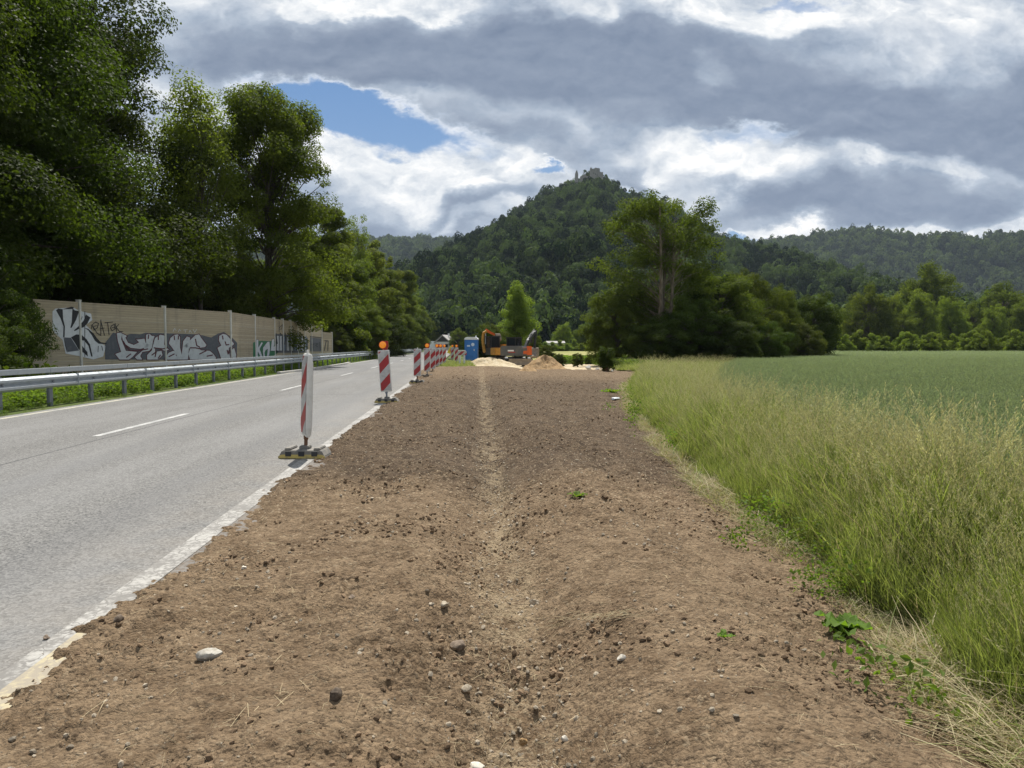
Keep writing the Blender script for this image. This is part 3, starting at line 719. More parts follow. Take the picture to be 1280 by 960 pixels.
    poly(mb, [(935, 325), (1105, 345), (1105, 540), (935, 540)], FA, o3, s3, 1, 0, 'B')
    K = [[(112, 365), (140, 360), (140, 480), (190, 400), (210, 410), (160, 500), (210, 640), (180, 640), (135, 540), (130, 640), (108, 640)],
         [(215, 480), (280, 395), (310, 390), (320, 500), (300, 640), (270, 640), (285, 500), (250, 520), (235, 560), (245, 640), (220, 640), (210, 540)],
         [(350, 360), (380, 350), (385, 430), (375, 470), (410, 450), (410, 530), (330, 530)]]
    for L in K: stroke(mb, L, 9, FA, o3, s3, 2, 3, 'B', True); poly(mb, L, FA, o3, s3, 3, 4, 'B')
    for k, x in enumerate((425, 470, 520, 580, 640, 690, 740, 800, 850)):
        L = [(x, 300+8*(k % 3)), (x+28, 305), (x+34, 530), (x-4, 525)]
        stroke(mb, L, 6, FA, o3, s3, 2, 3, 'B', True); poly(mb, L, FA, o3, s3, 3, (2, 2, 6)[k % 3], 'B')
    for q in [[(410, 270), (430, 420)], [(550, 260), (560, 350), (540, 430)], [(640, 290), (690, 430)], [(470, 260), (500, 290)]]: stroke(mb, q, 14, FA, o3, s3, 4, 3, 'B')
    stroke(mb, [(935, 312), (1105, 332)], 14, FA, o3, s3, 2, 3, 'B')
    for q in [[(950, 430), (1000, 425)], [(975, 430), (975, 500)], [(1020, 420), (1050, 425), (1020, 450), (1050, 470)], [(1080, 400), (1090, 510)], [(1160, 375), (1210, 380), (1205, 530)], [(1180, 380), (1150, 530)]]: stroke(mb, q, 13, FA, o3, s3, 3, 3, 'B')
    for q in [[(460, 80), (460, 240)], [(465, 180), (510, 130), (500, 200), (465, 200)], [(640, 210), (660, 150), (690, 200), (640, 215), (650, 260)]]: stroke(mb, q, 8, FA, o3, s3, 2, 3, 'B')
    mb.build('graffiti_tags', mats, root)
    for ch in root.children:
        pass
    return root
build_wall()

# ------------------------------------------------------------------ guardrail
def build_rail():
    x0 = -9.86
    root = empty('guardrail', (x0, 6, 0)); tag(root, 'galvanised double guardrail on steel posts along the far road edge', 'guardrail')
    prof = [(0, .0), (.02, -.01), (.075, -.05), (.075, -.10), (.02, -.135), (.0, -.155), (.02, -.175), (.075, -.21), (.075, -.26), (.02, -.30), (0, -.31)]
    Y = [2, 4, 6]+list(np.arange(8, 150, 2))+list(range(150, 320, 8))
    mb = MB(); zt = .76
    vs = []; n = len(prof)
    for y in Y: vs += [(x-.0, y-6, zt+z) for x, z in prof]+[(x-.006, y-6, zt+z) for x, z in prof[::-1]]
    m = 2*n
    fs = [(i*m+k, i*m+(k+1) % m, (i+1)*m+(k+1) % m, (i+1)*m+k) for i in range(len(Y)-1) for k in range(m)]
    mb.add(vs, fs)
    for y in np.arange(7.1, 90, 4): mb.box((.045, y-6, zt-.155), (.09, .012, .31))      # lap joints
    mb.build('wave_beam', M['galv'], root)
    up = MB()
    for y in np.arange(2, 318, 4.0): up.box((-.045, y+2-6, .875), (.10, 3.985, .12))
    up.build('upper_rail', M['galv'], root, bevel=.01)
    proto = None; y = 2.6; k = 0
    while y < 200 and k < 100:
        if proto is None:
            b = MB().box((0, 0, .22), (.055, .11, 1.14)).box((.03, 0, .22), (.012, .14, 1.14)).box((-.03, 0, .22), (.012, .14, 1.14))
            b.box((.06, 0, .62), (.09, .05, .16))
            proto = b.build('post', M['galv_post'], root); o = proto
        else: o = proto.copy(); link(o, root)
        o.location = (-.06, y-6, 0); y += 1.93; k += 1
build_rail()

# ------------------------------------------------------------------ instancing for uncountable stuff
def scatter(name, pts, rots, scl, idx, protos, label, cat, m=None):
    me = bpy.data.meshes.new(name); n = len(pts)
    me.vertices.add(n); me.vertices.foreach_set('co', np.asarray(pts, np.float32).ravel())
    a = me.attributes.new('rot', 'FLOAT_VECTOR', 'POINT'); a.data.foreach_set('vector', np.asarray(rots, np.float32).ravel())
    a = me.attributes.new('scl', 'FLOAT_VECTOR', 'POINT')
    scl = np.asarray(scl, np.float32)
    if scl.ndim == 1: scl = np.repeat(scl[:, None], 3, 1)
    a.data.foreach_set('vector', scl.ravel())
    a = me.attributes.new('pick', 'INT', 'POINT'); a.data.foreach_set('value', np.asarray(idx, np.int32))
    o = bpy.data.objects.new(name, me); link(o); tag(o, label, cat, kind='stuff')
    c = bpy.data.collections.new(name+'_pieces')
    for p in protos: c.objects.link(p)
    ng = bpy.data.node_groups.new(name+'_nodes', 'GeometryNodeTree')
    ng.interface.new_socket('Geometry', in_out='INPUT', socket_type='NodeSocketGeometry')
    ng.interface.new_socket('Geometry', in_out='OUTPUT', socket_type='NodeSocketGeometry')
    N = ng.nodes; gi = N.new('NodeGroupInput'); go = N.new('NodeGroupOutput')
    ip = N.new('GeometryNodeInstanceOnPoints'); ci = N.new('GeometryNodeCollectionInfo')
    ci.inputs['Collection'].default_value = c; ci.inputs['Separate Children'].default_value = True; ci.inputs['Reset Children'].default_value = True
    def na(nm, t):
        q = N.new('GeometryNodeInputNamedAttribute'); q.data_type = t; q.inputs['Name'].default_value = nm; return q.outputs['Attribute']
    L = ng.links.new
    L(gi.outputs[0], ip.inputs['Points']); L(ci.outputs[0], ip.inputs['Instance']); ip.inputs['Pick Instance'].default_value = True
    L(na('pick', 'INT'), ip.inputs['Instance Index']); L(na('rot', 'FLOAT_VECTOR'), ip.inputs['Rotation']); L(na('scl', 'FLOAT_VECTOR'), ip.inputs['Scale'])
    L(ip.outputs[0], go.inputs[0])
    md = o.modifiers.new('scatter', 'NODES'); md.node_group = ng
    return o

RNG = np.random.default_rng(11)
def unit(v): return v/np.maximum(np.linalg.norm(v, axis=-1, keepdims=True), 1e-9)
def leaf_quads(C, N, L, W=.55, rng=RNG):
    """diamond leaves, centres C, normals N, lengths L; a slight fold along the middle"""
    n = len(C); r = rng.normal(size=(n, 3)); t = unit(r-N*(r*N).sum(1, keepdims=True)); s = np.cross(N, t)
    L = L[:, None]; V = np.empty((n, 4, 3))
    V[:, 0] = C-t*L*.5; V[:, 1] = C+s*L*W*.5+N*L*.10-t*L*.05; V[:, 2] = C+t*L*.5; V[:, 3] = C-s*L*W*.5+N*L*.10-t*L*.05
    return V.reshape(-1, 3), np.arange(4*n).reshape(n, 4)

def gen_tree(kind, seed, H, lobes, nclump, nleaf, leaf, bark, lm, trunk_r=.25, stems=((0, 0),), clump_r=(.9, 1.5), leaf_l=.15, shell=.55, flat=.6, trunk_top=.85, limb=.05, lean=0.0, crown_base=.2):
    rng = np.random.default_rng(seed)
    lobes = np.array(lobes, float); vol = lobes[:, 3]*lobes[:, 4]*lobes[:, 5]
    k = rng.choice(len(lobes), nclump, p=vol**.8/(vol**.8).sum())
    d = unit(rng.normal(size=(nclump, 3))); rr = (shell+(1-shell)*rng.random(nclump)**.7)
    cc = lobes[k, :3]+d*lobes[k, 3:6]*rr[:, None]
    cc[:, 2] = np.maximum(cc[:, 2], clump_r[0]*.5)
    cr = rng.uniform(*clump_r, nclump)
    # more leaves for larger clumps
    w = cr**2/(cr**2).sum(); ci = rng.choice(nclump, nleaf, p=w)
    dd = unit(rng.normal(size=(nleaf, 3))); rad = cr[ci]*(.30+.70*rng.random(nleaf)**.45)
    # boughs: clumps are stretched outward and droop a little
    outw = cc-np.array([0, 0, H*.45]); outw[:, 2] *= .3; outw = unit(outw)
    off = dd*rad[:, None]; off[:, 2] *= flat
    al = (off*outw[ci]).sum(1, keepdims=True); off = off+outw[ci]*al*.45
    off[:, 2] -= .12*(al[:, 0]**2)/np.maximum(cr[ci], .1)*np.sign(al[:, 0]).clip(0, 1)*2
    P = cc[ci]+off
    P += rng.normal(size=P.shape)*.06*cr[ci][:, None]
    N = unit(dd*.8+np.array([0, 0, .45])+rng.normal(size=dd.shape)*.42)
    V, Q = leaf_quads(P, N, leaf_l*rng.uniform(.65, 1.25, nleaf), .62, rng)
    tone = rng.random(nclump)[ci]*.7+rng.random(nleaf)*.3
    root = empty(kind)
    crown = np_mesh('crown', V, Q, lm, smooth=False, attrs={'tone': ('FACE', tone)}, parent=root)
    tb = MB(); zs = np.linspace(0, 1, 8); axes = []
    for j, (sx, sy) in enumerate(stems):
        ph = rng.random(4)*6; pts = []; rad = []
        top = H*trunk_top*(1 if j == 0 else .9)
        for z in zs:
            w_ = .018*H*z
            pts.append((sx*(1+z*1.5)+w_*math.sin(ph[0]+z*4)+lean*z*H, sy*(1+z*1.5)+w_*math.sin(ph[1]+z*3.5), -.25 if z == 0 else z*top))
            rad.append(trunk_r*(1.25 if z == 0 else 1)*(1-z*.86)*(1 if j == 0 else .8))
        tb.tube(pts, rad, 8); axes.append((np.array(pts), np.array(rad)))
    for i in range(nclump):
        a, ar = axes[i % len(axes)]; c = cc[i]
        zb = min(max(c[2]*rng.uniform(.62, .93), H*crown_base*.6), a[-1][2]*.97); t = zb/a[-1][2]
        b = np.array([np.interp(zb, a[:, 2], a[:, q]) for q in range(3)]); r0 = np.interp(zb, a[:, 2], ar)
        L = np.linalg.norm(c-b); r0 = min(r0*.6, limb*(.5+L*.18))
        mid = b+(c-b)*.5+np.array([0, 0, .10*L])+rng.normal(size=3)*.04*L
        tb.tube([b, b+(mid-b)*.55+rng.normal(size=3)*.02*L, mid, c+(c-mid)*.15], [r0, r0*.8, r0*.55, r0*.12], 5)
    tb.build('trunk', bark, root, smooth=True)
    root['_H'] = H
    return root
PROTO_USED = {}
def put(p, x, y, h, label, cat='tree', group=None, rz=0.0, z=None, sxy=None, name=None):
    """places a tree; the first call uses the prototype, the following ones copy it with its parts"""
    o = p if p.name not in PROTO_USED else copy_tree(p)
    PROTO_USED[p.name] = 1; s = h/p['_H']
    o.location = (x, y, float(Tz(x, y)) if z is None else z); k = s if sxy is None else sxy
    o.scale = (k, k, s); o.rotation_euler = (0, 0, rz); tag(o, label, cat, group)
    return o

# prototypes (leaf size in metres before scaling)
def e(*a): return a
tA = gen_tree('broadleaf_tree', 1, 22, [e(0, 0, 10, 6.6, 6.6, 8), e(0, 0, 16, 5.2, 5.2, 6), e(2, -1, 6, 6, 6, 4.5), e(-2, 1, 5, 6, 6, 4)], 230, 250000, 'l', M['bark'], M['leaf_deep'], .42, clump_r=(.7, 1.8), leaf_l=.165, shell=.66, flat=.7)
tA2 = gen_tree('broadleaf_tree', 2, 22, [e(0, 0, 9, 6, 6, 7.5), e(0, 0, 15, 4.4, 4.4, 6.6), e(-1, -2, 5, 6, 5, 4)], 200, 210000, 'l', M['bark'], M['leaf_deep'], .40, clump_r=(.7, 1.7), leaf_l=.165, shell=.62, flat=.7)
tB = gen_tree('maple_tree', 3, 20, [e(0, 0, 8, 4.9, 4.9, 5.6), e(0, 0, 13, 3.9, 3.9, 5), e(0, 0, 16, 2.9, 2.9, 3.6), e(0, 0, 4.5, 4.6, 4.6, 3)], 210, 130000, 'l', M['bark'], M['leaf_mid'], .30, clump_r=(.4, 1.25), leaf_l=.17, shell=.55, flat=.85)
tC = gen_tree('slender_tree', 4, 18, [e(0, 0, 10.5, 2.3, 2.3, 7.0), e(0, 0, 15, 1.5, 1.5, 2.8)], 95, 17000, 'l', M['bark'], M['leaf_bright'], .17, clump_r=(.6, 1.1), leaf_l=.18, shell=.2, flat=.9, limb=.035)
tD = gen_tree('roadside_tree', 5, 17, [e(0, 0, 7, 4.4, 4.4, 6.5), e(.5, 0, 12, 3, 3, 4.4), e(1.5, 0, 3, 4.2, 4.6, 3)], 140, 68000, 'l', M['bark'], M['leaf_mid'], .24, clump_r=(.5, 1.2), leaf_l=.24, shell=.6, flat=.6)
tD2 = gen_tree('roadside_tree', 6, 17, [e(0, 0, 8, 3.6, 3.6, 7), e(0, 0, 13, 2.2, 2.2, 3.8), e(1, 0, 3, 3.8, 4, 3)], 130, 56000, 'l', M['bark'], M['leaf_olive'], .22, clump_r=(.45, 1.0), leaf_l=.23, shell=.5, flat=.8)
tE = gen_tree('riverside_tree', 7, 15, [e(0, .3, 11.0, 4.4, 3.8, 3.0), e(-2.9, .6, 8.5, 2.5, 2.6, 4.2), e(2.9, .6, 9, 2.7, 2.8, 3.4), e(3.9, .5, 12.0, 1.5, 1.4, 2.2), e(0, 2.2, 5.5, 3.6, 2.6, 3.0), e(-.5, 0, 13.3, 2.6, 2.2, 1.3)], 190, 40000, 'l', M['bark_light'], M['leaf_shade'], .28, stems=((-.25, -.6), (.35, -.4), (.12, -.2)), clump_r=(.4, .95), leaf_l=.19, shell=.42, flat=.8, limb=.026, crown_base=.35)
tF = gen_tree('spreading_bush', 8, 7, [e(0, 0, 3.4, 3.6, 3.6, 3.2), e(1, 0, 2, 3.6, 3.4, 2), e(-1.2, .4, 4.6, 2.2, 2.2, 1.9)], 160, 60000, 'l', M['bark'], M['leaf_deep'], .14, clump_r=(.28, .85), leaf_l=.14, shell=.66, flat=.75)
tF2 = gen_tree('spreading_tree', 9, 8, [e(0, 0, 4.2, 3.4, 3.4, 3.4), e(.6, 0, 2.4, 3.6, 3.4, 2.2), e(-1, 0, 5.8, 1.9, 1.9, 1.8)], 170, 60000, 'l', M['bark'], M['leaf_shade'], .15, clump_r=(.25, .8), leaf_l=.14, shell=.68, flat=.7)
tG = gen_tree('distant_tree', 10, 18, [e(0, 0, 9, 6.2, 6.2, 7.5), e(1.5, 0, 13, 4.2, 4.2, 4.5), e(-2, 0, 6, 6, 6, 5)], 190, 34000, 'l', M['bark'], M['leaf_mid'], .35, clump_r=(.55, 1.7), leaf_l=.36, shell=.7, flat=.75)
tG2 = gen_tree('distant_tree', 11, 18, [e(0, 0, 8, 5.4, 5.4, 7), e(-1, 0, 13, 4, 4, 4.6), e(2.5, 0, 6, 5, 5, 4.6)], 190, 30000, 'l', M['bark'], M['leaf_bright'], .35, clump_r=(.5, 1.5), leaf_l=.36, shell=.68, flat=.9)
tS = gen_tree('field_shrub', 12, 4, [e(0, 0, 2.0, 1.5, 1.5, 1.9), e(.3, 0, 1.2, 1.7, 1.7, 1.2)], 60, 8000, 'l', M['bark'], M['leaf_bright'], .07, clump_r=(.18, .6), leaf_l=.24, shell=.6, flat=.9)
tP = gen_tree('ash_tree', 13, 12, [e(0, 0, 7.4, 2.3, 2.3, 3.6), e(0, 0, 10, 1.3, 1.3, 2.0), e(.2, 0, 4.5, 2.8, 2.8, 2.4)], 80, 24000, 'l', M['bark'], M['leaf_bright'], .18, clump_r=(.6, 1.1), leaf_l=.24, shell=.45, flat=.9)
tV = gen_tree('thin_topped_tree', 14, 20, [e(0, 0, 15, 2.0, 2.0, 4.6), e(0, 0, 8, 3.0, 3.0, 6)], 85, 13000, 'l', M['bark'], M['leaf_olive'], .16, clump_r=(.4, .9), leaf_l=.2, shell=.25, flat=.9, limb=.035)

gl = 'trees behind the noise barrier'
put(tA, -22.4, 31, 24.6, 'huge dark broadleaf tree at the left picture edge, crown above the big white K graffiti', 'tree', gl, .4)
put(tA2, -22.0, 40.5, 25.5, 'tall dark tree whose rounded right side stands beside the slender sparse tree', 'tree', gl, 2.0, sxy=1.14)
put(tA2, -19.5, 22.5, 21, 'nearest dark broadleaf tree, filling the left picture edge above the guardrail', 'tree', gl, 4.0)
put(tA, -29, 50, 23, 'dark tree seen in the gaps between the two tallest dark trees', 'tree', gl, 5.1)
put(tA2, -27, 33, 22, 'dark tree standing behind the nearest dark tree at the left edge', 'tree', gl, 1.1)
put(tC, X(253, 45), 45, 17.6, 'slender see-through tree with thin bare stem left of the tall maple', 'tree', gl, .3)
put(tC, X(232, 50), 50, 17.0, 'slender sparse tree half hidden by the tallest dark tree', 'tree', gl, 2.3)
put(tB, X(337, 51), 51, 20.3, 'tall maple with tiered crown rising above the straight barrier run', 'tree', gl, 1.0)
put(tF2, X(250, 60), 60, 9.5, 'low filler tree added to darken the gap below the slender sparse tree', 'tree', gl, .7)  # filler tree added to darken the low gap behind the slender stem
put(tD, X(300, 66), 66, 12, 'dim leafy tree in the gap between slender tree and tall maple', 'tree', gl, 3.7)
put(tF2, X(205, 48), 48, 8.5, 'low dark tree just above the barrier, left of the slender tree', 'tree', gl, 4.7)
put(tF, X(-20, 23.0), 23.0, 4.4, 'dark bush hanging over the left end of the barrier in front of the graffiti', 'bush', None, .5, sxy=.40)
put(tF, X(-40, 20.0), 20.0, 2.6, 'dark bush behind the guardrail at the left picture edge', 'bush', None, 2.5)
gr_ = 'roadside trees after the barrier'
row = [(tD, 392, 79, 245, 'leafy tree directly right of the tall maple, over the end of the barrier'),
       (tD2, 412, 89, 275, 'olive green tree second in line after the tall maple'),
       (tD, 429, 98, 290, 'dense green tree left of the thin-topped tree'),
       (tV, 447, 104, 262, 'thin-topped tree with almost bare upper twigs above the roadside row'),
       (tD2, 458, 112, 300, 'olive tree right below the thin-topped tree'),
       (tD, 472, 124, 306, 'green tree whose crown starts the downward slope of the roadside row'),
       (tD2, 484, 143, 318, 'olive crown in the middle of the sloping roadside row'),
       (tD, 496, 165, 330, 'green crown past the middle of the sloping roadside row'),
       (tD2, 505, 192, 338, 'olive crown near the low end of the roadside row'),
       (tD, 514, 226, 352, 'small looking tree before the last of the roadside row'),
       (tD2, 521, 262, 372, 'last and lowest looking tree of the roadside row')]
for i, (p, u, y, v, lb) in enumerate(row):
    put(p, X(u, y), y, TH(v, y), lb, 'tree', gr_, i*1.7, sxy=(TH(v, y)/p['_H'])*.5+.55 if p is not tV else None)
low = [(419, 74, 3.6, 'bush at the far end of the noise barrier'), (434, 80, 5.6, 'rounded bush behind the guardrail below the olive green tree'),
       (455, 84, 6.5, 'leafy bush behind the guardrail under the thin-topped tree'), (478, 104, 7.0, 'leafy bush at the foot of the middle roadside trees'),
       (500, 132, 8.0, 'leafy bush near the far end of the guardrail'), (515, 170, 9.5, 'farthest bush at the foot of the roadside row')]
for i, (u, y, h, lb) in enumerate(low):
    put((tF2, tF)[i % 2], X(u, y), y, h, lb, 'bush', 'bushes behind the guardrail', i*2.1, sxy=h/8*1.05)

# middle distance
put(tP, X(644, 105), 105, TH(347, 105), 'upright bright green tree behind the excavators', 'tree', None, .6)
put(tF2, X(614, 90), 90, 4.9, 'leafy bush between portable toilet and yellow excavator', 'bush', None, 1.0)
put(tF, X(604, 84), 84, 4.2, 'dark bush right beside the portable toilet', 'bush', None, 4.0)
put(tF2, X(664, 90), 90, 3.4, 'light bush behind the raised boom of the dark excavator', 'bush', None, 3.0)
put(tF, X(700, 62), 62, 1.15, 'low dark bush behind the gravel heap', 'bush', 'low bushes at the far side of the site', 1.0)
put(tF2, X(722, 60), 60, 1.25, 'low rounded bush between gravel heap and ivy-covered stump', 'bush', 'low bushes at the far side of the site', 2.0)
put(tF2, X(684, 72), 72, 2.0, 'low green bush just right of the excavator arm', 'bush', 'low bushes at the far side of the site', 5.0)
put(tF, X(738, 68), 68, 1.0, 'small dark bush left of the ivy-covered stump', 'bush', 'low bushes at the far side of the site', 3.3)
# the big two-stemmed tree and its thicket
put(tE, X(824, 61), 61, 15.6, 'tall open tree with pale twin trunks above the thicket', 'tree', None, .15, z=-.2)
gc = 'thicket around the twin-trunked tree'
put(tF2, X(768, 62), 62, 6.6, 'bright green bushy tree at the left end of the thicket', 'tree', gc, 1.2, z=-.2, sxy=.83)
put(tF, X(826, 56), 56, 3.9, 'low dark bush below the twin trunks', 'bush', gc, 2.2, z=-.2, sxy=.72)
put(tF, X(868, 58), 58, 6.0, 'dark spreading bush right of the twin trunks', 'bush', gc, .2, z=-.2, sxy=.9)
put(tF, X(862, 66), 66, 10.0, 'dark rounded tree filling the space behind the twin trunks', 'tree', gc, 5.2, z=-.2, sxy=1.05)
put(tF2, X(900, 64), 64, 8.6, 'green tree in the middle of the thicket', 'tree', gc, 3.9, z=-.2)
put(tF2, X(936, 70), 70, 9.6, 'taller green tree at the right shoulder of the thicket', 'tree', gc, .9, z=-.2, sxy=.9)
put(tF, X(910, 57), 57, 4.2, 'low dark bush in front of the middle green tree', 'bush', gc, 4.1, z=-.2, sxy=.7)
put(tF2, X(966, 74), 74, 8.4, 'pale topped tree right of the taller green tree', 'tree', gc, 2.8, z=-.2, sxy=.75)
put(tF, X(956, 62), 62, 4.0, 'leafy bush below the pale topped tree', 'bush', gc, 1.8, z=-.2, sxy=.62)
put(tF, X(1014, 84), 84, 8.6, 'dark rounded tree at the right end of the thicket', 'tree', gc, 2.9, z=-.2, sxy=1.05)
put(tF2, X(1003, 76), 76, 4.6, 'bright yellow green bush in front of the dark rounded tree', 'bush', None, .4, z=-.2, sxy=.62)
# far right line
far = [(tG, 1085, 185, 348, 'dark olive tree left of the tallest tree on the right'), (tG2, 1112, 200, 362, 'light tree second from left in the distant line'),
       (tG, 1160, 215, 318, 'tallest dark tree standing above the distant line on the right'), (tG2, 1150, 190, 356, 'pale green rounded tree below the tallest dark tree'),
       (tG2, 1188, 190, 366, 'yellow green rounded tree right of the tallest dark tree'), (tG, 1215, 200, 372, 'mid green tree right of the yellow green one'),
       (tG, 1252, 210, 344, 'dark tree poking up near the right picture edge'), (tG2, 1240, 185, 376, 'pale low tree before the dark one near the right edge'),
       (tG, 1285, 195, 362, 'dark tree at the right picture edge'), (tG, 1128, 178, 386, 'dark low tree below the light distant trees'), (tG, 1062, 200, 372, 'dark tree just right of the thicket'),
       (tG2, 1310, 190, 358, 'tree cut by the right picture edge'), (tG, 1345, 200, 350, 'tree beyond the right picture edge')]
for i, (p, u, y, v, lb) in enumerate(far):
    put(p, X(u, y), y, TH(v, y), lb, 'tree', 'distant trees beyond the wheat field', i*1.3, sxy=TH(v, y)/18*.8)
rs = random.Random(4)
spots = ['first', 'second', 'third', 'fourth', 'fifth', 'sixth', 'seventh', 'eighth', 'ninth', 'tenth', 'eleventh', 'twelfth', 'thirteenth', 'fourteenth', 'fifteenth']
for i in range(15):
    u = 1058+i*16.5+rs.uniform(-4, 4); y = 132+rs.uniform(-8, 8); h = rs.uniform(2.9, 4.6)
    put(tS, X(u, y), y, h, spots[i]+' shrub from the left in the row along the wheat field', 'shrub', 'shrubs along the far field edge', i*2.2, sxy=h/4*rs.uniform(.85, 1.15))
# trees round the far house
put(tG, X(573, 250), 250, TH(409, 250), 'round dark tree beside the white house', 'tree', None, 1.0)
put(tG2, X(703, 230), 230, TH(402, 230), 'small round tree at the foot of the castle hill', 'tree', None, 2.0)
put(tG, X(728, 240), 240, TH(404, 240), 'small dark tree right of the round tree at the hill foot', 'tree', None, 3.0)
put(tG, X(535, 290), 290, TH(395, 290), 'dark tree behind the far end of the road', 'tree', None, 4.0)
hb = 0
for u in range(682, 800, 9):
    y = 178+3*math.sin(u); hb += 1
    put(tS, X(u, y), y, 2.6+.5*math.sin(u*1.7), spots[hb-1]+' low shrub from the left behind the yellowish meadow', 'shrub', 'hedge shrubs behind the meadow', u*.7, sxy=1.0)

# ------------------------------------------------------------------ wooded hills
def crown_protos(n, q, size, m, seed, leaf):
    out = []
    for i in range(n):
        rng = np.random.default_rng(seed+i)
        nl = 5+i % 3; lc = rng.normal(size=(nl, 3))*np.array([.28, .28, .16])+np.array([0, 0, .45]); lr = rng.uniform(.26, .42, nl)
        k = rng.integers(0, nl, q); d = unit(rng.normal(size=(q, 3))); d[:, 2] = np.abs(d[:, 2])*1.0-.15*rng.random(q)
        P = lc[k]+d*lr[k][:, None]; P[:, 2] *= 1.15; N = unit(d+rng.normal(size=(q, 3))*.22)
        V, Q = leaf_quads(P*size, N, leaf*rng.uniform(.6, 1.3, q), .8, rng)
        out.append(np_mesh('forest_crown_%d' % i, V, Q, m, smooth=False, attrs={'tone': ('FACE', rng.random(q))}, do_link=False))
    return out
def hill(name, ridge, r0, r1, rback, seed, step, m, crown, label, prof=1.0, rib=.12, zbase=-1.0, uext=None, du=6):
    us = np.arange(ridge[0][0], ridge[-1][0]+1, 3); rv = np.interp(us, [p[0] for p in ridge], [p[1] for p in ridge])
    az = np.array([math.atan2(ray(u, 433).x, ray(u, 433).y) for u in us])
    R = np.concatenate([np.linspace(r0, r1, 70), np.linspace(r1, rback, 14)[1:]])
    def zf(a_i, r):
        pk = (433-np.interp(a_i, az, rv))/F*r1*np.cos(a_i-YAW)
        t = np.clip((r-r0)/(r1-r0), 0, 1); s = t**prof
        back = np.clip((r-r1)/(rback-r1), 0, 1)
        xx = r*np.sin(a_i); yy = r*np.cos(a_i)
        rb = rib*pk*fbm(a_i*9+3*t, r*.002, seed, 3)*np.sin(np.pi*t)+pk*.02*fbm(xx*.01, yy*.01, seed+4, 3)*np.sin(np.pi*np.clip(t, 0, 1))
        return (pk*s+rb)*(1-.55*back)+zbase*(1-t)-crown*1.15*t
    A, RR = np.meshgrid(az, R); Z = zf(A, RR); nyy, nxx = A.shape
    V = np.stack([RR*np.sin(A), RR*np.cos(A), Z], -1).reshape(-1, 3)
    i = (np.arange(nyy-1)[:, None]*nxx+np.arange(nxx-1)[None]).ravel()
    o = np_mesh(name, V, np.stack([i, i+1, i+nxx+1, i+nxx], -1), M['forest_floor']); tag(o, kind='structure')
    rng = np.random.default_rng(seed); n = int(.5*(az[-1]-az[0])*((r1+60)**2-r0**2)/(step*step))
    a = rng.uniform(az[0], az[-1], n); r = np.sqrt(rng.uniform(r0**2, (r1+60)**2, n)); z = zf(a, r)
    return np.stack([r*np.sin(a), r*np.cos(a), z-.1*crown], -1), zf, az
cp_near = crown_protos(10, 420, 1.0, M['forest'], 100, .15)
cp_far = crown_protos(6, 200, 1.0, M['forest_far'], 200, .22)
def forest(name, pts, protos, size, label, seed):
    rng = np.random.default_rng(seed); n = len(pts)
    rot = np.zeros((n, 3)); rot[:, 2] = rng.uniform(0, 6.28, n); rot[:, 0] = rng.normal(0, .08, n)
    s = size*rng.uniform(.62, 1.3, n); sc = np.stack([s, s, s*rng.uniform(.95, 1.7, n)], -1)
    return scatter(name, pts, rot, sc, rng.integers(0, len(protos), n), protos, label, 'forest')
ridge1 = [(430, 372), (480, 350), (520, 332), (560, 313), (600, 293), (640, 267), (680, 244), (696, 238), (706, 231), (720, 226), (731, 217), (739, 212), (749, 218), (757, 231), (778, 240), (800, 248), (850, 268), (900, 298), (935, 308), (968, 314), (1017, 329), (1060, 344), (1100, 356), (1150, 372), (1200, 385), (1300, 402)]
pts, zf1, az1 = hill('castle_hill', ridge1, 330, 1000, 1500, 3, 8.2, M['forest'], 10, '', 1.0, .26)
az_r = math.atan2(X(740, 968), 968); pa = np.arctan2(pts[:, 0], pts[:, 1]); pr = np.hypot(pts[:, 0], pts[:, 1])
pts = pts[~((np.abs(pa-az_r+.004) < .0215) & (pr > 890) & (pr < 1002))]
forest('castle_hill_forest', pts, cp_near, 9.2, 'dense dark green forest covering the steep castle hill', 5)
ridge2 = [(850, 310), (900, 306), (945, 304), (1000, 298), (1040, 292), (1070, 289), (1100, 292), (1140, 299), (1180, 296), (1215, 301), (1240, 296), (1280, 293), (1330, 290), (1400, 300), (1500, 320)]
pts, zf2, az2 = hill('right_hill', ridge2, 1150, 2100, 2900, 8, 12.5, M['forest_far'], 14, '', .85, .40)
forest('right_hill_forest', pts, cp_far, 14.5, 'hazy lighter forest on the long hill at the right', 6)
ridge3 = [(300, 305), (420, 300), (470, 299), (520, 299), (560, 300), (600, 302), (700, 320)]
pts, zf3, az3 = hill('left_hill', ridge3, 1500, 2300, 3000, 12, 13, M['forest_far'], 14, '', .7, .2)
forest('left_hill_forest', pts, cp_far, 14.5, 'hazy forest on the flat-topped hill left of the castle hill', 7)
# lower wood between field and hill
rngw = np.random.default_rng(9); n = 900
a = rngw.uniform(-.20, .75, n); r = rngw.uniform(290, 360, n)
pts = np.stack([r*np.sin(a), r*np.cos(a), np.full(n, -.5)], -1)
forest('valley_wood', pts, cp_near, 9.5, 'dark wood along the foot of the castle hill', 8)

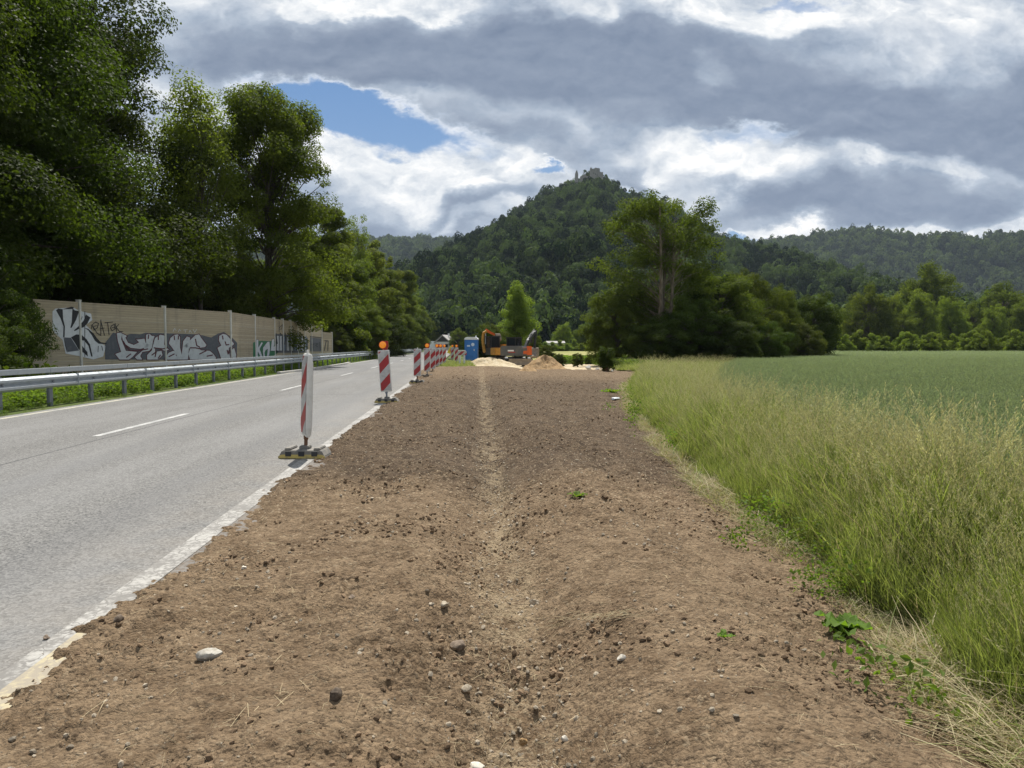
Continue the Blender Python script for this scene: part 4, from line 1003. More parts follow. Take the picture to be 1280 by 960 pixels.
# ruin on the summit
def build_ruin():
    y = 968.0; x = X(741, y); zb = TH(230, y)-1
    root = empty('castle_ruin', (x, y, zb)); tag(root, 'grey stone castle ruin on top of the highest hill', 'ruin')
    def wall(px0, px1, vtop, vbot, dep, dy=0.0, jag=1.5, seed=0, nm=''):
        rr = random.Random(seed); xa, xb = X(px0, y)-x, X(px1, y)-x; zt, z0 = TH(vtop, y)-zb, TH(vbot, y)-zb-6
        n = max(3, int(abs(xb-xa)/2)); top = [(xa+(xb-xa)*i/n, zt-rr.random()*jag) for i in range(n+1)]
        if nm == 'broken_pinnacle': top = [(xa+(xb-xa)*f, zt*g+z0*(1-g)) for f, g in ((0, .72), (.28, .93), (.5, 1.0), (.72, .9), (1, .66))]
        return [(xa, z0)]+top+[(xb, z0)], dy, dep
    for nm, a in (('keep_wall', (737.5, 748.5, 209.5, 228, 9, 0, 3.5, 1)), ('curtain_wall', (725, 737.5, 218, 228, 3, 4, 3.2, 2)), ('broken_pinnacle', (716.4, 720.0, 216.5, 226, 3.5, -12, 1.2, 3)), ('low_wall', (748.5, 753, 214.5, 227, 6, 3, 2.5, 4))):
        pts, dy, dep = wall(*a, nm=nm); MB().prism(pts, dy, dy+dep).build(nm, M['ruin'], root)
    w = MB()
    for k in range(3): w.box((X(741+k*2, y)-x, -.05, TH(217.5+k, y)-zb), (.9, .2, 1.6))
    w.build('window_slits', M['dark_wood'], root)  # dark blocks paint the shade inside the slit openings
build_ruin()

rr = random.Random(3)
for k, (u, v, h, lb) in enumerate([(741, 224, 17, 'dark tree growing over the top of the castle keep'), (732, 227, 13, 'tree between the keep and the broken pinnacle'), (757, 230, 12, 'tree just right of the castle keep'), (709, 233, 11, 'tree at the left end of the summit')]):
    y = 985.0; put(tG, X(u, y), y, h, lb, 'tree', 'trees on the castle summit', k*1.3, z=TH(v, y)-3, sxy=.85)
# house and barn far away
def build_house():
    y = 255.0; x = X(557, y); z0 = float(Tz(x, y))
    root = empty('white_house', (x, y, z0), -.25); tag(root, 'small pale house with light grey roof at the far end of the road', 'house')
    MB().prism([(-2.6, 0), (2.6, 0), (2.6, 3.0), (0, 5.2), (-2.6, 3.0)], -4, 4).build('wall', M['house_wall'], root)
    r = MB()
    for s in (-1, 1): r.add([(s*3.1, -4.5, 2.75), (s*3.1, 4.5, 2.75), (0, 4.5, 5.45), (0, -4.5, 5.45), (s*3.1, -4.5, 2.6), (s*3.1, 4.5, 2.6), (0, 4.5, 5.28), (0, -4.5, 5.28)], [(0, 1, 2, 3), (7, 6, 5, 4), (0, 3, 7, 4), (1, 5, 6, 2), (0, 4, 5, 1)])
    roof = r.build('roof', M['house_roof'], root); MB().box((.9, 1, 5.4), (.5, .5, 1.1)).build('chimney', M['white_paint'], roof)
    g = MB().prism([(-2.3, 3.0), (2.3, 3.0), (0, 5.0)], -4.06, -4.01).build('gable_cladding', M['dark_wood'], root)
    for wx in (-1.4, 1.4):
        MB().box((wx, -4.03, 1.6), (1.0, .1, 1.1)).build('window', M['glass'], root)
    MB().box((-4.2, -1, 1.6), (2.4, 4, 3.2)).build('annex', M['white_paint'], root)
build_house()
bx, by = X(694, 215), 215
b = empty('farm_shed', (bx, by, float(Tz(bx, by)))); tag(b, 'long low shed with a pale roof behind the meadow hedge', 'shed')
MB().box((0, 0, 1.3), (5.0, 4, 2.6)).build('wall', M['house_wall'], b); MB().prism([(-2.4, 2.5), (2.4, 2.5), (0, 3.1)], -2.8, 2.8, ax='x').build('roof', M['house_roof'], b)

# ------------------------------------------------------------------ guidance beacons
def make_beacon(lamp):
    root = empty('guidance_beacon')
    b = MB()
    # moulded foot plate: sloping front and back, lugs on top
    b.prism([(-.30, 0), (.30, 0), (.30, .025), (.255, .105), (-.255, .105), (-.30, .025)], -.17, .17)
    for sx in (-.19, .19): b.box((sx, 0, .118), (.085, .30, .03))
    b.box((0, 0, .125), (.13, .13, .05))
    foot = b.build('foot_plate', M['grey_rubber'], root, bevel=.010)
    MB().prism([(-.303, .004), (.303, .004), (.303, .030), (.256, .052), (-.256, .052), (-.303, .030)], -.176, -.17).build('reflective_edge', M['yellow_strip'], foot)
    r = MB()
    for sx in (-.17, 0, .17): r.box((sx, -.174, .062), (.075, .016, .060))
    r.build('recess_shade', M['dark'], foot)  # raised dark blocks paint the shade of hollows in the foot
    p = MB().cyl((0, 0, .12), (0, 0, .30), .024, .024, 10); p.box((0, 0, .255), (.06, .05, .05))
    p.build('pole', M['rust_brown'] if not lamp else M['galv_post'], root, bevel=.003)
    MB().cyl((0, 0, 1.345), (0, 0, 1.405), .019, .019, 10).cyl((0, 0, 1.33), (0, 0, 1.35), .04, .03, 10).build('lamp_socket', M['plastic_white'], root)
    # body: thick plastic slab, tapered towards both ends in its thin direction
    sec = [(.275, .020), (.30, .028), (.40, .040), (1.22, .040), (1.33, .026), (1.355, .016)]
    vs = []; hw = .148
    for z, t in sec:
        w = hw if .28 < z < 1.35 else hw*.93
        vs += [(-w, -t*.55, z), (-w+.012, -t, z), (w-.012, -t, z), (w, -t*.55, z), (w, t*.55, z), (w-.012, t, z), (-w+.012, t, z), (-w, t*.55, z)]
    fs = [tuple(range(8))[::-1], tuple(range(40, 48))]
    for i in range(5):
        for k in range(8): fs.append((i*8+k, i*8+(k+1) % 8, i*8+8+(k+1) % 8, i*8+8+k))
    MB().add(vs, fs).build('body', M['plastic_white'], root, smooth=True)
    for s in (-1, 1):
        w = .128; f = MB(); n = 10; V = []
        zz = [.31+(1.325-.31)*i/n for i in range(n+1)]
        for z in zz:
            t = np.interp(z, [q[0] for q in sec], [q[1] for q in sec])+.0035; V += [(-w, s*t, z), (w, s*t, z)]
        f.add(V, [(2*i, 2*i+1, 2*i+3, 2*i+2) for i in range(n)]); f.build('striped_sheet', M['stripe'], root)
    if lamp:
        L = MB().cyl((0, .045, 1.49), (0, -.045, 1.49), .100, .104, 24); L.box((.035, .03, 1.42), (.13, .10, .12))
        L.box((.075, .045, 1.50), (.10, .09, .17))
        hs = L.build('warning_lamp', M['red_housing'], root, bevel=.006)
        for s in (-1, 1):
            q = MB(); n = 20; V = [(0, s*.078, 1.49)]; Fc = []
            for rr_, yy in ((.05, .072), (.078, .060), (.09, .047)):
                V += [(rr_*math.cos(2*math.pi*i/n), s*yy, 1.49+rr_*math.sin(2*math.pi*i/n)) for i in range(n)]
            Fc += [(0, 1+i, 1+(i+1) % n) for i in range(n)]
            for k in range(2): Fc += [(1+k*n+i, 1+k*n+n+i, 1+k*n+n+(i+1) % n, 1+k*n+(i+1) % n) for i in range(n)]
            q.add(V, Fc).build('lens', M['amber'], hs, smooth=True)
    return root
bl = make_beacon(True); bn = make_beacon(False); used = set()
GB = 'guidance beacons along the road edge'
def beacon(p, u, v, rz, tilt, label, s=1.0, lens=None):
    o = p if p.name not in used else copy_tree(p); used.add(p.name)
    x, y = G(u, v); o.location = (x, y, .002); o.rotation_euler = (0, 0, rz); tag(o, label, 'beacon', GB); o.scale = (s, s, s)
    for c in o.children:
        if not c.name.startswith('foot_plate'):
            if tilt: 
                c.rotation_euler = (tilt[0], tilt[1], tilt[2] if len(tilt) > 2 else 0)
    return o
# the nearest one is turned almost edge-on on its foot
b0 = beacon(bn, 382, 571, -.10, (math.radians(-1.5), math.radians(2.5), math.radians(-59)), 'nearest guidance beacon, turned edge-on and without a lamp, on a yellow-edged foot')
beacon(bl, 484, 503, -.06, (0, math.radians(-3.6), 0), 'tilted red and white beacon with a round amber lamp, second nearest', 1.0)
beacon(bn, 521.5, 479, -.12, (0, math.radians(1.0), 0), 'faded red and white beacon without a lamp beside the white edge line')
beacon(bl, 534, 471.5, -.1, (0, 0, .15), 'lamp beacon standing directly behind the faded one without a lamp')
beacon(bn, 541, 467.5, .25, (0, 0, 0), 'lampless beacon half hidden between two lamp beacons')
beacon(bl, 546.3, 463, -.1, (0, 0, 0), 'lamp beacon in the middle of the row')
beacon(bl, 550.6, 460, .2, (0, 0, 0), 'lamp beacon overlapped on its left by the middle one')
beacon(bl, 555.2, 457.6, .5, (0, 0, 0), 'lamp beacon at the end of the close row before the open gap')
beacon(bl, 565.5, 452.2, .2, (0, 0, 0), 'far lamp beacon left of the white barrier legs')
beacon(bl, 570.6, 455.2, -.1, (0, 0, 0), 'far lamp beacon just in front of the white barrier legs')

def build_barrier():
    x, y = G(577.5, 457.5); root = empty('road_barrier', (x, y, 0), -.1)
    tag(root, 'road barrier with red and white plank on bright white legs beside the blue toilet', 'barrier')
    for sx in (-.17, .17):
        MB().box((sx, 0, .42), (.13, .10, .84)).box((sx, 0, .03), (.15, .45, .06)).build('leg', M['white_paint'], root, bevel=.01)
    MB().box((0, -.065, .95), (.70, .03, .28)).build('striped_plank', M['stripe'], root, bevel=.005)
    MB().box((0, 0, 1.13), (.55, .12, .07)).build('top_cap', M['plastic_white'], root, bevel=.01)
build_barrier()
def build_sign():
    x, y = G(563.5, 449.5); root = empty('portable_sign', (x, y, 0), .3)
    tag(root, 'small yellow board with orange centre on a dark foot, past the lamp beacons', 'sign')
    MB().prism([(-.42, .75), (-.05, .62), (.35, 1.0), (.30, 1.62), (-.05, 1.50)], -.02, .02).build('board', M['paint_yellow'] if 'paint_yellow' in M else M['yellow_bright'], root)
    MB().prism([(-.17, .88), (.05, .82), (.14, 1.22), (-.04, 1.30)], -.026, -.02).build('centre_panel', M['mach_orange'], root)
    MB().box((.05, .04, .35), (.06, .06, .75)).box((0, .04, .05), (.5, .4, .1)).build('stand', M['dark'], root)
M['yellow_bright'] = dirty((.78, .62, .05), (.6, .46, .06), 5, .4, .5)('bright_yellow_paint')
build_sign()

# ------------------------------------------------------------------ portable toilet
def build_toilet():
    x, y = G(589.5, 452.6); z = 0.0
    root = empty('portable_toilet', (x, y, z), -.12); tag(root, 'blue portable toilet with a white domed roof beside the road', 'portable toilet')
    W = 1.15
    MB().box((0, 0, .07), (W+.05, W+.05, .14)).build('base', M['dark'], root, bevel=.02)
    b = MB().box((0, 0, 1.10), (W, W, 1.95))
    for s in (-1, 1):
        for t in (-1, 1): b.box((s*(W/2-.03), t*(W/2-.03), 1.10), (.09, .09, 1.95))
    b.build('cabin', M['toilet_blue'], root, bevel=.02)
    d = MB().box((-.02, -W/2-.012, 1.08), (.80, .03, 1.80))
    for k in range(4): d.box((-.02, -W/2-.032, .5+k*.2), (.6, .02, .05))
    door = d.build('door', M['toilet_blue'], root, bevel=.008)
    MB().box((.30, -W/2-.05, 1.12), (.06, .05, .16)).build('handle', M['plastic_white'], door)
    MB().cyl((.18, -W/2-.030, 1.62), (.18, -W/2-.036, 1.62), .155, n=20).box((-.22, -W/2-.030, 1.50), (.28, .008, .14)).build('sticker', M['decal_pale'], door)
    r = MB(); pr = [(-.62, 2.06), (.62, 2.06), (.62, 2.14), (.55, 2.24), (.35, 2.31), (-.35, 2.31), (-.55, 2.24), (-.62, 2.14)]
    r.prism(pr, -.62, .62); r.cyl((.38, .38, 2.2), (.38, .38, 2.45), .05); r.build('roof', M['toilet_white'], root, bevel=.03)
    MB().beam((W/2+.05, -.3, .0), (W/2+.05, -.3, 1.2), .06, .06).build('side_post', M['galv_post'], root)
build_toilet()

# ------------------------------------------------------------------ machines
def wheel(root, x, y, z, r, w, name='wheel', ax=1):
    n = 24; b = MB(); prof = [(r*.55, -w/2), (r*.9, -w/2), (r, -w*.36), (r, w*.36), (r*.9, w/2), (r*.55, w/2)]
    vs = []; 
    for i in range(n):
        t = 2*math.pi*i/n; lug = 1.0 if i % 2 else .965
        for rr_, ww in prof: vs.append((ww, rr_*math.cos(t)*lug, rr_*math.sin(t)*lug))
    m = len(prof); fs = [(i*m+k, i*m+k+1, ((i+1) % n)*m+k+1, ((i+1) % n)*m+k) for i in range(n) for k in range(m-1)]
    b.add(vs, fs); wh = empty(name, (x, y, z)); wh.parent = root
    b.build('tyre', M['dark'], wh, smooth=True)
    MB().cyl((-w*.42, 0, 0), (w*.42, 0, 0), r*.58, n=18).cyl((-w*.5, 0, 0), (w*.5, 0, 0), r*.2, n=10).build('rim', M['muddy'], wh)
    return wh
def excavator_dark():
    x, y = G(647, 458.5, -.30); z = -.30+.02
    root = empty('wheeled_excavator', (x, y, z), .12)
    tag(root, 'dark grey and orange wheeled excavator with raised black boom, rear towards the camera', 'excavator')
    ch = MB().box((0, .2, .62), (1.0, 2.6, .42)).box((0, -.95, .52), (1.9, .26, .26)).box((0, 1.35, .52), (1.9, .26, .26)).cyl((0, .2, .8), (0, .2, .98), .55, n=20)
    ch.build('chassis', M['mach_black'], root, bevel=.02)
    for sx in (-.86, .86):
        for sy in (-.95, 1.35): wheel(root, sx, sy, .46, .46, .36)
    bl_ = MB(); pr = [(-1.55, .22), (-1.50, .12), (-1.46, .30), (-1.45, .62), (-1.55, .80), (-1.60, .78), (-1.54, .6)]
    bl_.prism([(-1.62, .18), (-1.55, .15), (-1.50, .40), (-1.56, .76), (-1.63, .78), (-1.58, .45)], -1.12, 1.12, ax='x')
    for sx in (-.5, .5): bl_.beam((sx, -.95, .5), (sx, -1.55, .4), .12, .16)
    bl_.build('dozer_blade', M['muddy'], root, bevel=.01)
    root.scale = (.9, .9, .9)
    up = empty('upper_structure', (0, .2, 1.0), -.66); up.parent = root       # slewed to the right
    b = MB().prism([(-1.18, .02), (1.12, .02), (1.15, .75), (1.05, .98), (-1.05, .98), (-1.20, .78)], -1.25, -.15)
    b.box((0, .3, .10), (2.2, 1.5, .2)); b.build('engine_cover', M['mach_grey'], up, bevel=.05)
    MB().box((-.05, -1.262, .52), (.62, .02, .13)).build('rear_lettering', M['decal_white'], up)
    MB().box((.05, -1.262, .38), (.72, .02, .06)).build('rear_stripe', M['decal_red'], up)
    MB().box((.78, .42, .52), (.68, 1.1, .84), top=(.95, .95)).box((1.125, -.60, .50), (.03, .85, .62)).build('side_tank', M['mach_orange'], up, bevel=.04)
    c = MB()
    for px, py in ((-1.05, -.1), (-.15, -.1), (-1.05, 1.2), (-.15, 1.25)): c.beam((px, py, .2), (px, py*.95, 1.72), .09, .09)
    c.box((-.6, .55, 1.76), (1.05, 1.45, .10)); c.box((-.6, .55, .38), (1.0, 1.40, .5))
    cab = c.build('cab', M['mach_black'], up, bevel=.02)
    MB().box((-.6, .55, 1.17), (.93, 1.28, 1.05)).build('cab_window', M['glass'], cab)
    MB().cyl((.5, -.7, .98), (.5, -.7, 1.22), .05).build('exhaust', M['mach_black'], up)
    bm_ = MB()
    pts = [(.28, 1.0, .5), (.28, 1.75, 1.35), (.28, 2.65, 1.95), (.28, 3.55, 2.42)]
    hh = [.34, .40, .34, .24]
    for a, b2, h0, h1 in zip(pts[:-1], pts[1:], hh[:-1], hh[1:]): bm_.beam(a, b2, .26, h0, 0, .24, h1)
    bm_.cyl((.28, 1.2, .45), (.28, 2.1, 1.35), .06).cyl((.28, 2.0, 1.9), (.28, 3.3, 2.62), .055)
    bm_.build('boom', M['mach_black'], up, bevel=.015)
    MB().beam((.28, 3.62, 2.55), (.28, 3.35, .75), .2, .36, 0, .18, .22).cyl((.28, 3.75, 2.2), (.28, 3.55, 1.2), .045).build('dipper_arm', M['mach_black'], up, bevel=.015)
    bk = [(3.25, .75), (3.50, .80), (3.62, .45), (3.5, .0), (3.1, -.2), (2.72, -.05), (2.95, .12), (3.15, .35)]
    MB().prism(bk, -.12, .68, ax='x').build('bucket', M['muddy'], up, bevel=.015)
    MB().beam((1.0, .9, .9), (1.05, .9, 1.35), .03, .03).box((1.08, .92, 1.42), (.2, .05, .28)).build('mirror', M['mach_black'], up)
excavator_dark()
def excavator_yellow():
    y = 67.5; x = X(626, y); z = -.26
    root = empty('crawler_excavator', (x, y, z), .1); root.scale = (.88, .88, .88)
    tag(root, 'yellow orange excavator with dark cab and folded boom behind the dark excavator', 'excavator')
    for sx in (-.95, .95):
        t = MB(); n = 20; pr = []
        for i in range(n):
            a = 2*math.pi*i/n; pr.append((1.35*(1 if math.cos(a) > 0 else -1)*.75+.42*math.cos(a), .42+.42*math.sin(a)))
        t.prism(pr, sx-.25, sx+.25, ax='x'); t.build('track', M['muddy'], root, bevel=.02)
    MB().box((0, 0, .65), (1.6, 1.9, .4)).cyl((0, 0, .8), (0, 0, 1.0), .6, n=18).build('chassis', M['mach_black'], root, bevel=.02)
    up = empty('upper_structure', (0, 0, 1.0), .25); up.parent = root
    MB().prism([(-1.3, .02), (1.3, .02), (1.35, .7), (1.2, 1.05), (-.1, 1.05), (-.1, .8), (-1.3, .8)], -1.6, -.2).build('engine_cover', M['mach_yellow'], up, bevel=.05)
    MB().box((.70, .15, .62), (1.15, .9, 1.1)).build('side_cover', M['mach_yellow'], up, bevel=.04)
    MB().box((0, .4, .12), (2.4, 2.2, .2)).build('deck', M['mach_black'], up, bevel=.01)
    c = MB()
    for px, py in ((-1.15, -.1), (-.2, -.1), (-1.15, 1.3), (-.2, 1.3)): c.beam((px, py, .2), (px, py, 1.95), .10, .10)
    c.box((-.67, .6, 2.0), (1.15, 1.6, .10)); c.box((-.67, .6, .5), (1.05, 1.5, .6))
    cab = c.build('cab', M['mach_black'], up, bevel=.02)
    MB().box((-.67, .6, 1.35), (.98, 1.4, 1.2)).build('cab_window', M['glass'], cab)
    bm_ = MB(); pts = [(-1.45, 1.1, .3), (-1.5, 1.5, 1.5), (-1.40, 1.6, 2.35), (-.95, 1.7, 2.62)]
    for a, b2, h0, h1 in zip(pts[:-1], pts[1:], (.28, .30, .28), (.30, .28, .24)): bm_.beam(a, b2, .22, h0, 0, .2, h1)
    bm_.build('boom', M['mach_yellow'], up, bevel=.02)
    MB().beam((-1.05, 1.7, 2.72), (.1, 1.9, 2.2), .2, .30, 0, .16, .18).build('dipper_arm', M['mach_orange'], up, bevel=.015)
    MB().cyl((-1.25, 1.35, 1.2), (-1.15, 1.5, 2.35), .05).build('hydraulic_ram', M['galv'], up)
    MB().prism([(1.6, 2.3), (1.9, 2.35), (2.1, 2.0), (1.95, 1.6), (1.5, 1.5), (1.35, 1.7)], .1, .7, ax='x').build('bucket', M['muddy'], up, bevel=.015)
excavator_yellow()
def build_roller():
    x, y = G(608.5, 447.5, -.1); y += 1; root = empty('small_roller', (x, y, -.1), .3)
    tag(root, 'small grey road roller with a yellow side beside the yellow excavator', 'roller')
    for sy in (-.7, .7): MB().cyl((-.5, sy, .4), (.5, sy, .4), .4, n=24).build('drum', M['galv_post'], root)
    MB().box((0, 0, .75), (.9, 1.5, .5)).build('body', M['mach_yellow'], root, bevel=.04)
    f = MB()
    for sx in (-.42, .42):
        for sy in (-.5, .5): f.beam((sx, sy, .95), (sx, sy, 1.55), .05, .05)
    f.box((0, 0, 1.57), (1.0, 1.2, .06)); f.build('canopy_frame', M['galv'], root)
build_roller()

# ------------------------------------------------------------------ heaps
def heap(name, cx, cy, rx, ry, h, m, label, cat, seed, z0, peak=1.0, nr=60, na=120, parts=()):
    r = np.linspace(0, 1, nr); a = np.linspace(0, 2*math.pi, na, endpoint=False); A, R = np.meshgrid(a, r)
    wob = 1+.16*np.sin(A*2+seed)+.10*np.sin(A*3+seed*2)
    Xx = R*rx*np.cos(A)*wob; Yy = R*ry*np.sin(A)*wob
    Z = h*(1-R**peak)*(1+.12*np.sin(A*2+seed))
    for (ox, oy, orr, oh) in parts: Z = Z+oh*np.exp(-(((Xx-ox)**2+(Yy-oy)**2)/orr**2))*(1-R**2)
    Z = Z+(.22*fbm(Xx*1.3+seed, Yy*1.3, seed, 4)+.10*fbm(Xx*5, Yy*5, seed+5, 4, .65))*min(1, h)*(1-R**3)-.06*R**4
    V = np.stack([Xx, Yy, Z], -1).reshape(-1, 3); F_ = []
    i = (np.arange(nr-1)[:, None]*na+np.arange(na)[None]).ravel(); j = (np.arange(nr-1)[:, None]*na+((np.arange(na)+1) % na)[None]).ravel()
    o = np_mesh(name, V, np.stack([i, j, j+na, i+na], -1), m); o.location = (cx, cy, z0); tag(o, label, cat); return o
hx, hy = G(686, 466, -.2); heap('gravel_heap', hx, hy+1.9, 1.50, 1.7, 1.06, M['gravel_tan'], 'pointed tan gravel heap right of the dark excavator', 'gravel heap', 2, -.22, 1.15)
hx, hy = G(666, 469, -.2); heap('sand_heap', hx-.3, hy+1.0, 1.1, 1.0, .50, M['gravel_tan'], 'low lumpy sand heap at the foot of the pointed gravel heap', 'sand heap', 5, -.22, 1.3, parts=((.5, -.2, .3, .15), (-.6, 0, .4, -.15)))
hx, hy = G(620, 458, -.1); heap('sand_pile', hx-.1, hy+2.5, 2.5, 3.2, .62, M['sand'], 'long pale sand pile left of the excavators, behind the soil crest', 'sand pile', 9, -.25, 1.3, parts=((-1.3, 0, 1.0, .35),))
hx, hy = G(644, 466, -.1); heap('sand_mound', hx, hy+1.0, 1.7, 1.2, .16, M['sand'], 'flat pale sand mound in front of the dozer blade', 'sand mound', 12, -.24, 1.6)
hx, hy = G(600, 462); heap('soil_mound', hx+.6, hy+2.2, 2.2, 2.6, .12, M['soil'], 'low brown soil mound at the far end of the strip, before the toilet', 'soil mound', 15, .02, 2.0)

def rock(name, loc, dims, m, seed, rz=0.0, ang=.0, label=None, cat='stone', group=None, do_link=True, sub=3):
    bm = bmesh.new(); bmesh.ops.create_icosphere(bm, subdivisions=sub, radius=.5); rr = random.Random(seed)
    planes = [(Vector((rr.gauss(0, 1), rr.gauss(0, 1), rr.gauss(0, 1))).normalized(), rr.uniform(.26, .42)) for _ in range(9)]
    from mathutils import noise as mn
    for v in bm.verts:
        for n, d in planes:
            k = v.co.dot(n)-d
            if k > 0: v.co -= n*k*.9
        v.co *= 1+.22*mn.noise(v.co*3.1+Vector((seed, 0, 0)))
        v.co = Vector((v.co.x*dims[0], v.co.y*dims[1], v.co.z*dims[2]))
    me = bpy.data.meshes.new(name); bm.to_mesh(me); bm.free(); me.materials.append(m)
    for p in me.polygons: p.use_smooth = True
    me.set_sharp_from_angle(angle=math.radians(30))
    o = bpy.data.objects.new(name, me); o.location = loc; o.rotation_euler = (0, 0, rz)
    if do_link: link(o); tag(o, label, cat, group)
    return o
def on_soil(u, v):
    x, y = G(u, v, 0)
    for _ in range(4): x, y = G(u, v, float(surf(x, y)))
    return x, y, float(surf(x, y))
st = [(260, 823, .095, .075, .065, 'white_stone', 'pale knobbly stone on the left part of the soil'), (572, 811, .075, .06, .055, 'brown_stone', 'dark round stone left of the ditch bottom'),
      (667, 755, .072, .045, .04, 'pebble', 'flat beige stone in the ditch above the straw'), (555, 765, .04, .065, .03, 'pebble', 'upright oblong pale stone left of the ditch'),
      (149, 776, .05, .04, .035, 'brown_stone', 'dark stone at the soil edge beside the white line'), (58, 799, .032, .028, .024, 'brown_stone', 'small brown stone lying on the asphalt'),
      (419, 874, .045, .045, .05, 'brown_stone', 'upright dark clod in the lower left of the soil'), (584, 868, .05, .04, .03, 'pebble', 'grey pebble at the left ditch slope'),
      (706, 926, .035, .03, .03, 'white_stone', 'whitish stone near the bottom edge of the picture'), (653, 930, .035, .03, .025, 'gravel_tan', 'small ochre stone in the ditch at the bottom'),
      (440, 749, .035, .03, .025, 'brown_stone', 'small dark stone alone in the middle of the left soil'), (595, 960, .06, .04, .02, 'white_stone', 'flat white stone at the bottom of the ditch'),
      (777, 822, .04, .03, .03, 'white_stone', 'small white stone on the right soil ridge'), (305, 708, .035, .03, .02, 'white_stone', 'small pale stone in the upper left soil')]
for i, (u, v, a, b_, c_, m, lb) in enumerate(st):
    x, y, z = on_soil(u, v)
    if lb.endswith('asphalt'): x, y = G(u, v); z = 0
    rock('stone', (x, y, z+c_*.28), (a*1.2, b_*1.2, c_*1.2), M[m], 30+i, i*1.1, label=lb, cat='stone')
rw = random.Random(8)
rk = [(632, 469, .55, .4, .32, 'large pale block left of the sand heap'), (700, 465.5, .22, .2, .15, 'small pale rock right beside the gravel heap'), (712, 465, .35, .3, .16, 'flat whitish rock right of the gravel heap'),
      (724, 464, .3, .25, .2, 'white rock halfway between gravel heap and stump'), (736, 461, .55, .4, .35, 'larger grey rock left of the ivy-covered stump'), (746, 463, .35, .3, .25, 'grey rock touching the ivy-covered stump'), (765, 464.5, .3, .25, .18, 'small grey rock at the right foot of the stump')]
for i, (u, v, a, b_, c_, lb) in enumerate(rk):
    x, y = G(u, v, -.1); rock('rock', (x, y, -.12+c_*.25), (a, b_, c_), M['concrete'], 60+i, i*1.3, label=lb, cat='rock')
# ivy covered stump
sx_, sy_ = G(757, 465, -.1)
t0 = gen_tree('ivy_stump', 50, 1.55, [e(0, 0, 1.0, .45, .40, .50), e(.12, 0, .55, .42, .36, .5)], 42, 5200, 'l', M['rust_brown'], M['leaf_deep'], .22, clump_r=(.13, .24), leaf_l=.09, shell=.75, flat=.9, trunk_top=.62, limb=.03)
t0.location = (sx_, sy_, -.12); tag(t0, 'brown stump wrapped in dark ivy at the far edge of the soil', 'stump')

# pebbles, clods and straw
def pieces(nm, n, m, seed, sub=1):
    return [rock(nm+'_%d' % i, (0, 0, 0), (1, .8+.1*(i % 3), .6+.1*(i % 2)), m, seed+i, do_link=False, sub=sub) for i in range(n)]
def scatter_on_soil(n, seed, ymax, edge=0.0, power=1.0):
    rng = np.random.default_rng(seed); y = np.exp(rng.uniform(np.log(.9), np.log(ymax), n)); t = rng.random(n)
    xr = xr_soil(y)+.1; x = -1.86+(xr+1.86)*t; return rng, x, y
def put_pieces(name, n, seed, ymax, smin, smax, protos, label, cat, clump=.0, ditch=.0):
    rng, x, y = scatter_on_soil(n, seed, ymax)
    k = rng.random(n) < ditch
    x = np.where(k, .15+.028*y+rng.normal(size=n)*.16, x)
    keep = (fbm(x*1.5, y*1.5, seed+3, 3) > clump*rng.random(n)-.1) | k
    x, y = x[keep], y[keep]; n = len(x); z = soil_z(x, y)
    s = smin+(smax-smin)*rng.random(n)**6; s = s*(1+.045*y)
    rot = rng.uniform(0, 6.28, (n, 3)); rot[:, :2] = rng.normal(0, .5, (n, 2))
    return scatter(name, np.stack([x, y, z+s*.12], -1), rot, s, rng.integers(0, len(protos), n), protos, label, cat)
put_pieces('soil_clods', 70000, 71, 34, .005, .040, pieces('clod', 6, M['clod'], 300), 'brown crumbly clods scattered over the bare soil', 'soil clods', .5)
put_pieces('pebbles', 16000, 72, 30, .005, .030, pieces('pebble', 6, M['pebble'], 400), 'pale gravel and pebbles strewn in the soil and ditch', 'pebbles', .3, .28)
def straw_proto(i):
    rr = random.Random(i); b = MB()
    for k in range(1+i % 2):
        a = rr.uniform(0, 6.28); L = rr.uniform(.3, .55); c = Vector((rr.gauss(0, .12), rr.gauss(0, .12), .01)); d = Vector((math.cos(a), math.sin(a), rr.uniform(-.02, .12)))
        b.tube([c-d*L, c+Vector((rr.gauss(0, .05), rr.gauss(0, .05), .03)), c+d*L], [.008, .009, .005], 3)
    return b.build('straw_bits_%d' % i, M['straw'], do_link=False)
sp = [straw_proto(i) for i in range(6)]
NS = 2600
rng, x, y = scatter_on_soil(NS, 73, 25); k = rng.random(NS) < .3; x = np.where(k, .15+.028*y+rng.normal(size=NS)*.16, x)
rot = np.zeros((NS, 3)); rot[:, 2] = rng.uniform(0, 6.28, NS); rot[:, 0] = rng.normal(0, .15, NS)
scatter('straw_litter', np.stack([x, y, soil_z(x, y)+.004], -1), rot, rng.uniform(.04, .13, NS), rng.integers(0, 6, NS), sp, 'dry straw bits lying on the soil', 'straw')
# a swathe of roots and straw on the right ridge
rr = random.Random(5); b = MB()
for k in range(34):
    u = rr.uniform(688, 790); v = 778-(u-688)*.06+rr.gauss(0, 3)+12*max(0, (705-u)/17); x, y, z = on_soil(u, v); a = rr.gauss(.1, .35); L = rr.uniform(.04, .12)
    b.tube([(x-L*math.cos(a), y-L*math.sin(a), z+.006), (x, y, z+.02+rr.random()*.012), (x+L*math.cos(a), y+L*math.sin(a), z+.008)], [.0012, .0015, .0008], 4)
tag(b.build('straw_swathe', M['straw']), 'swathe of dry reddish straw and roots across the right ridge', 'straw', kind='stuff')

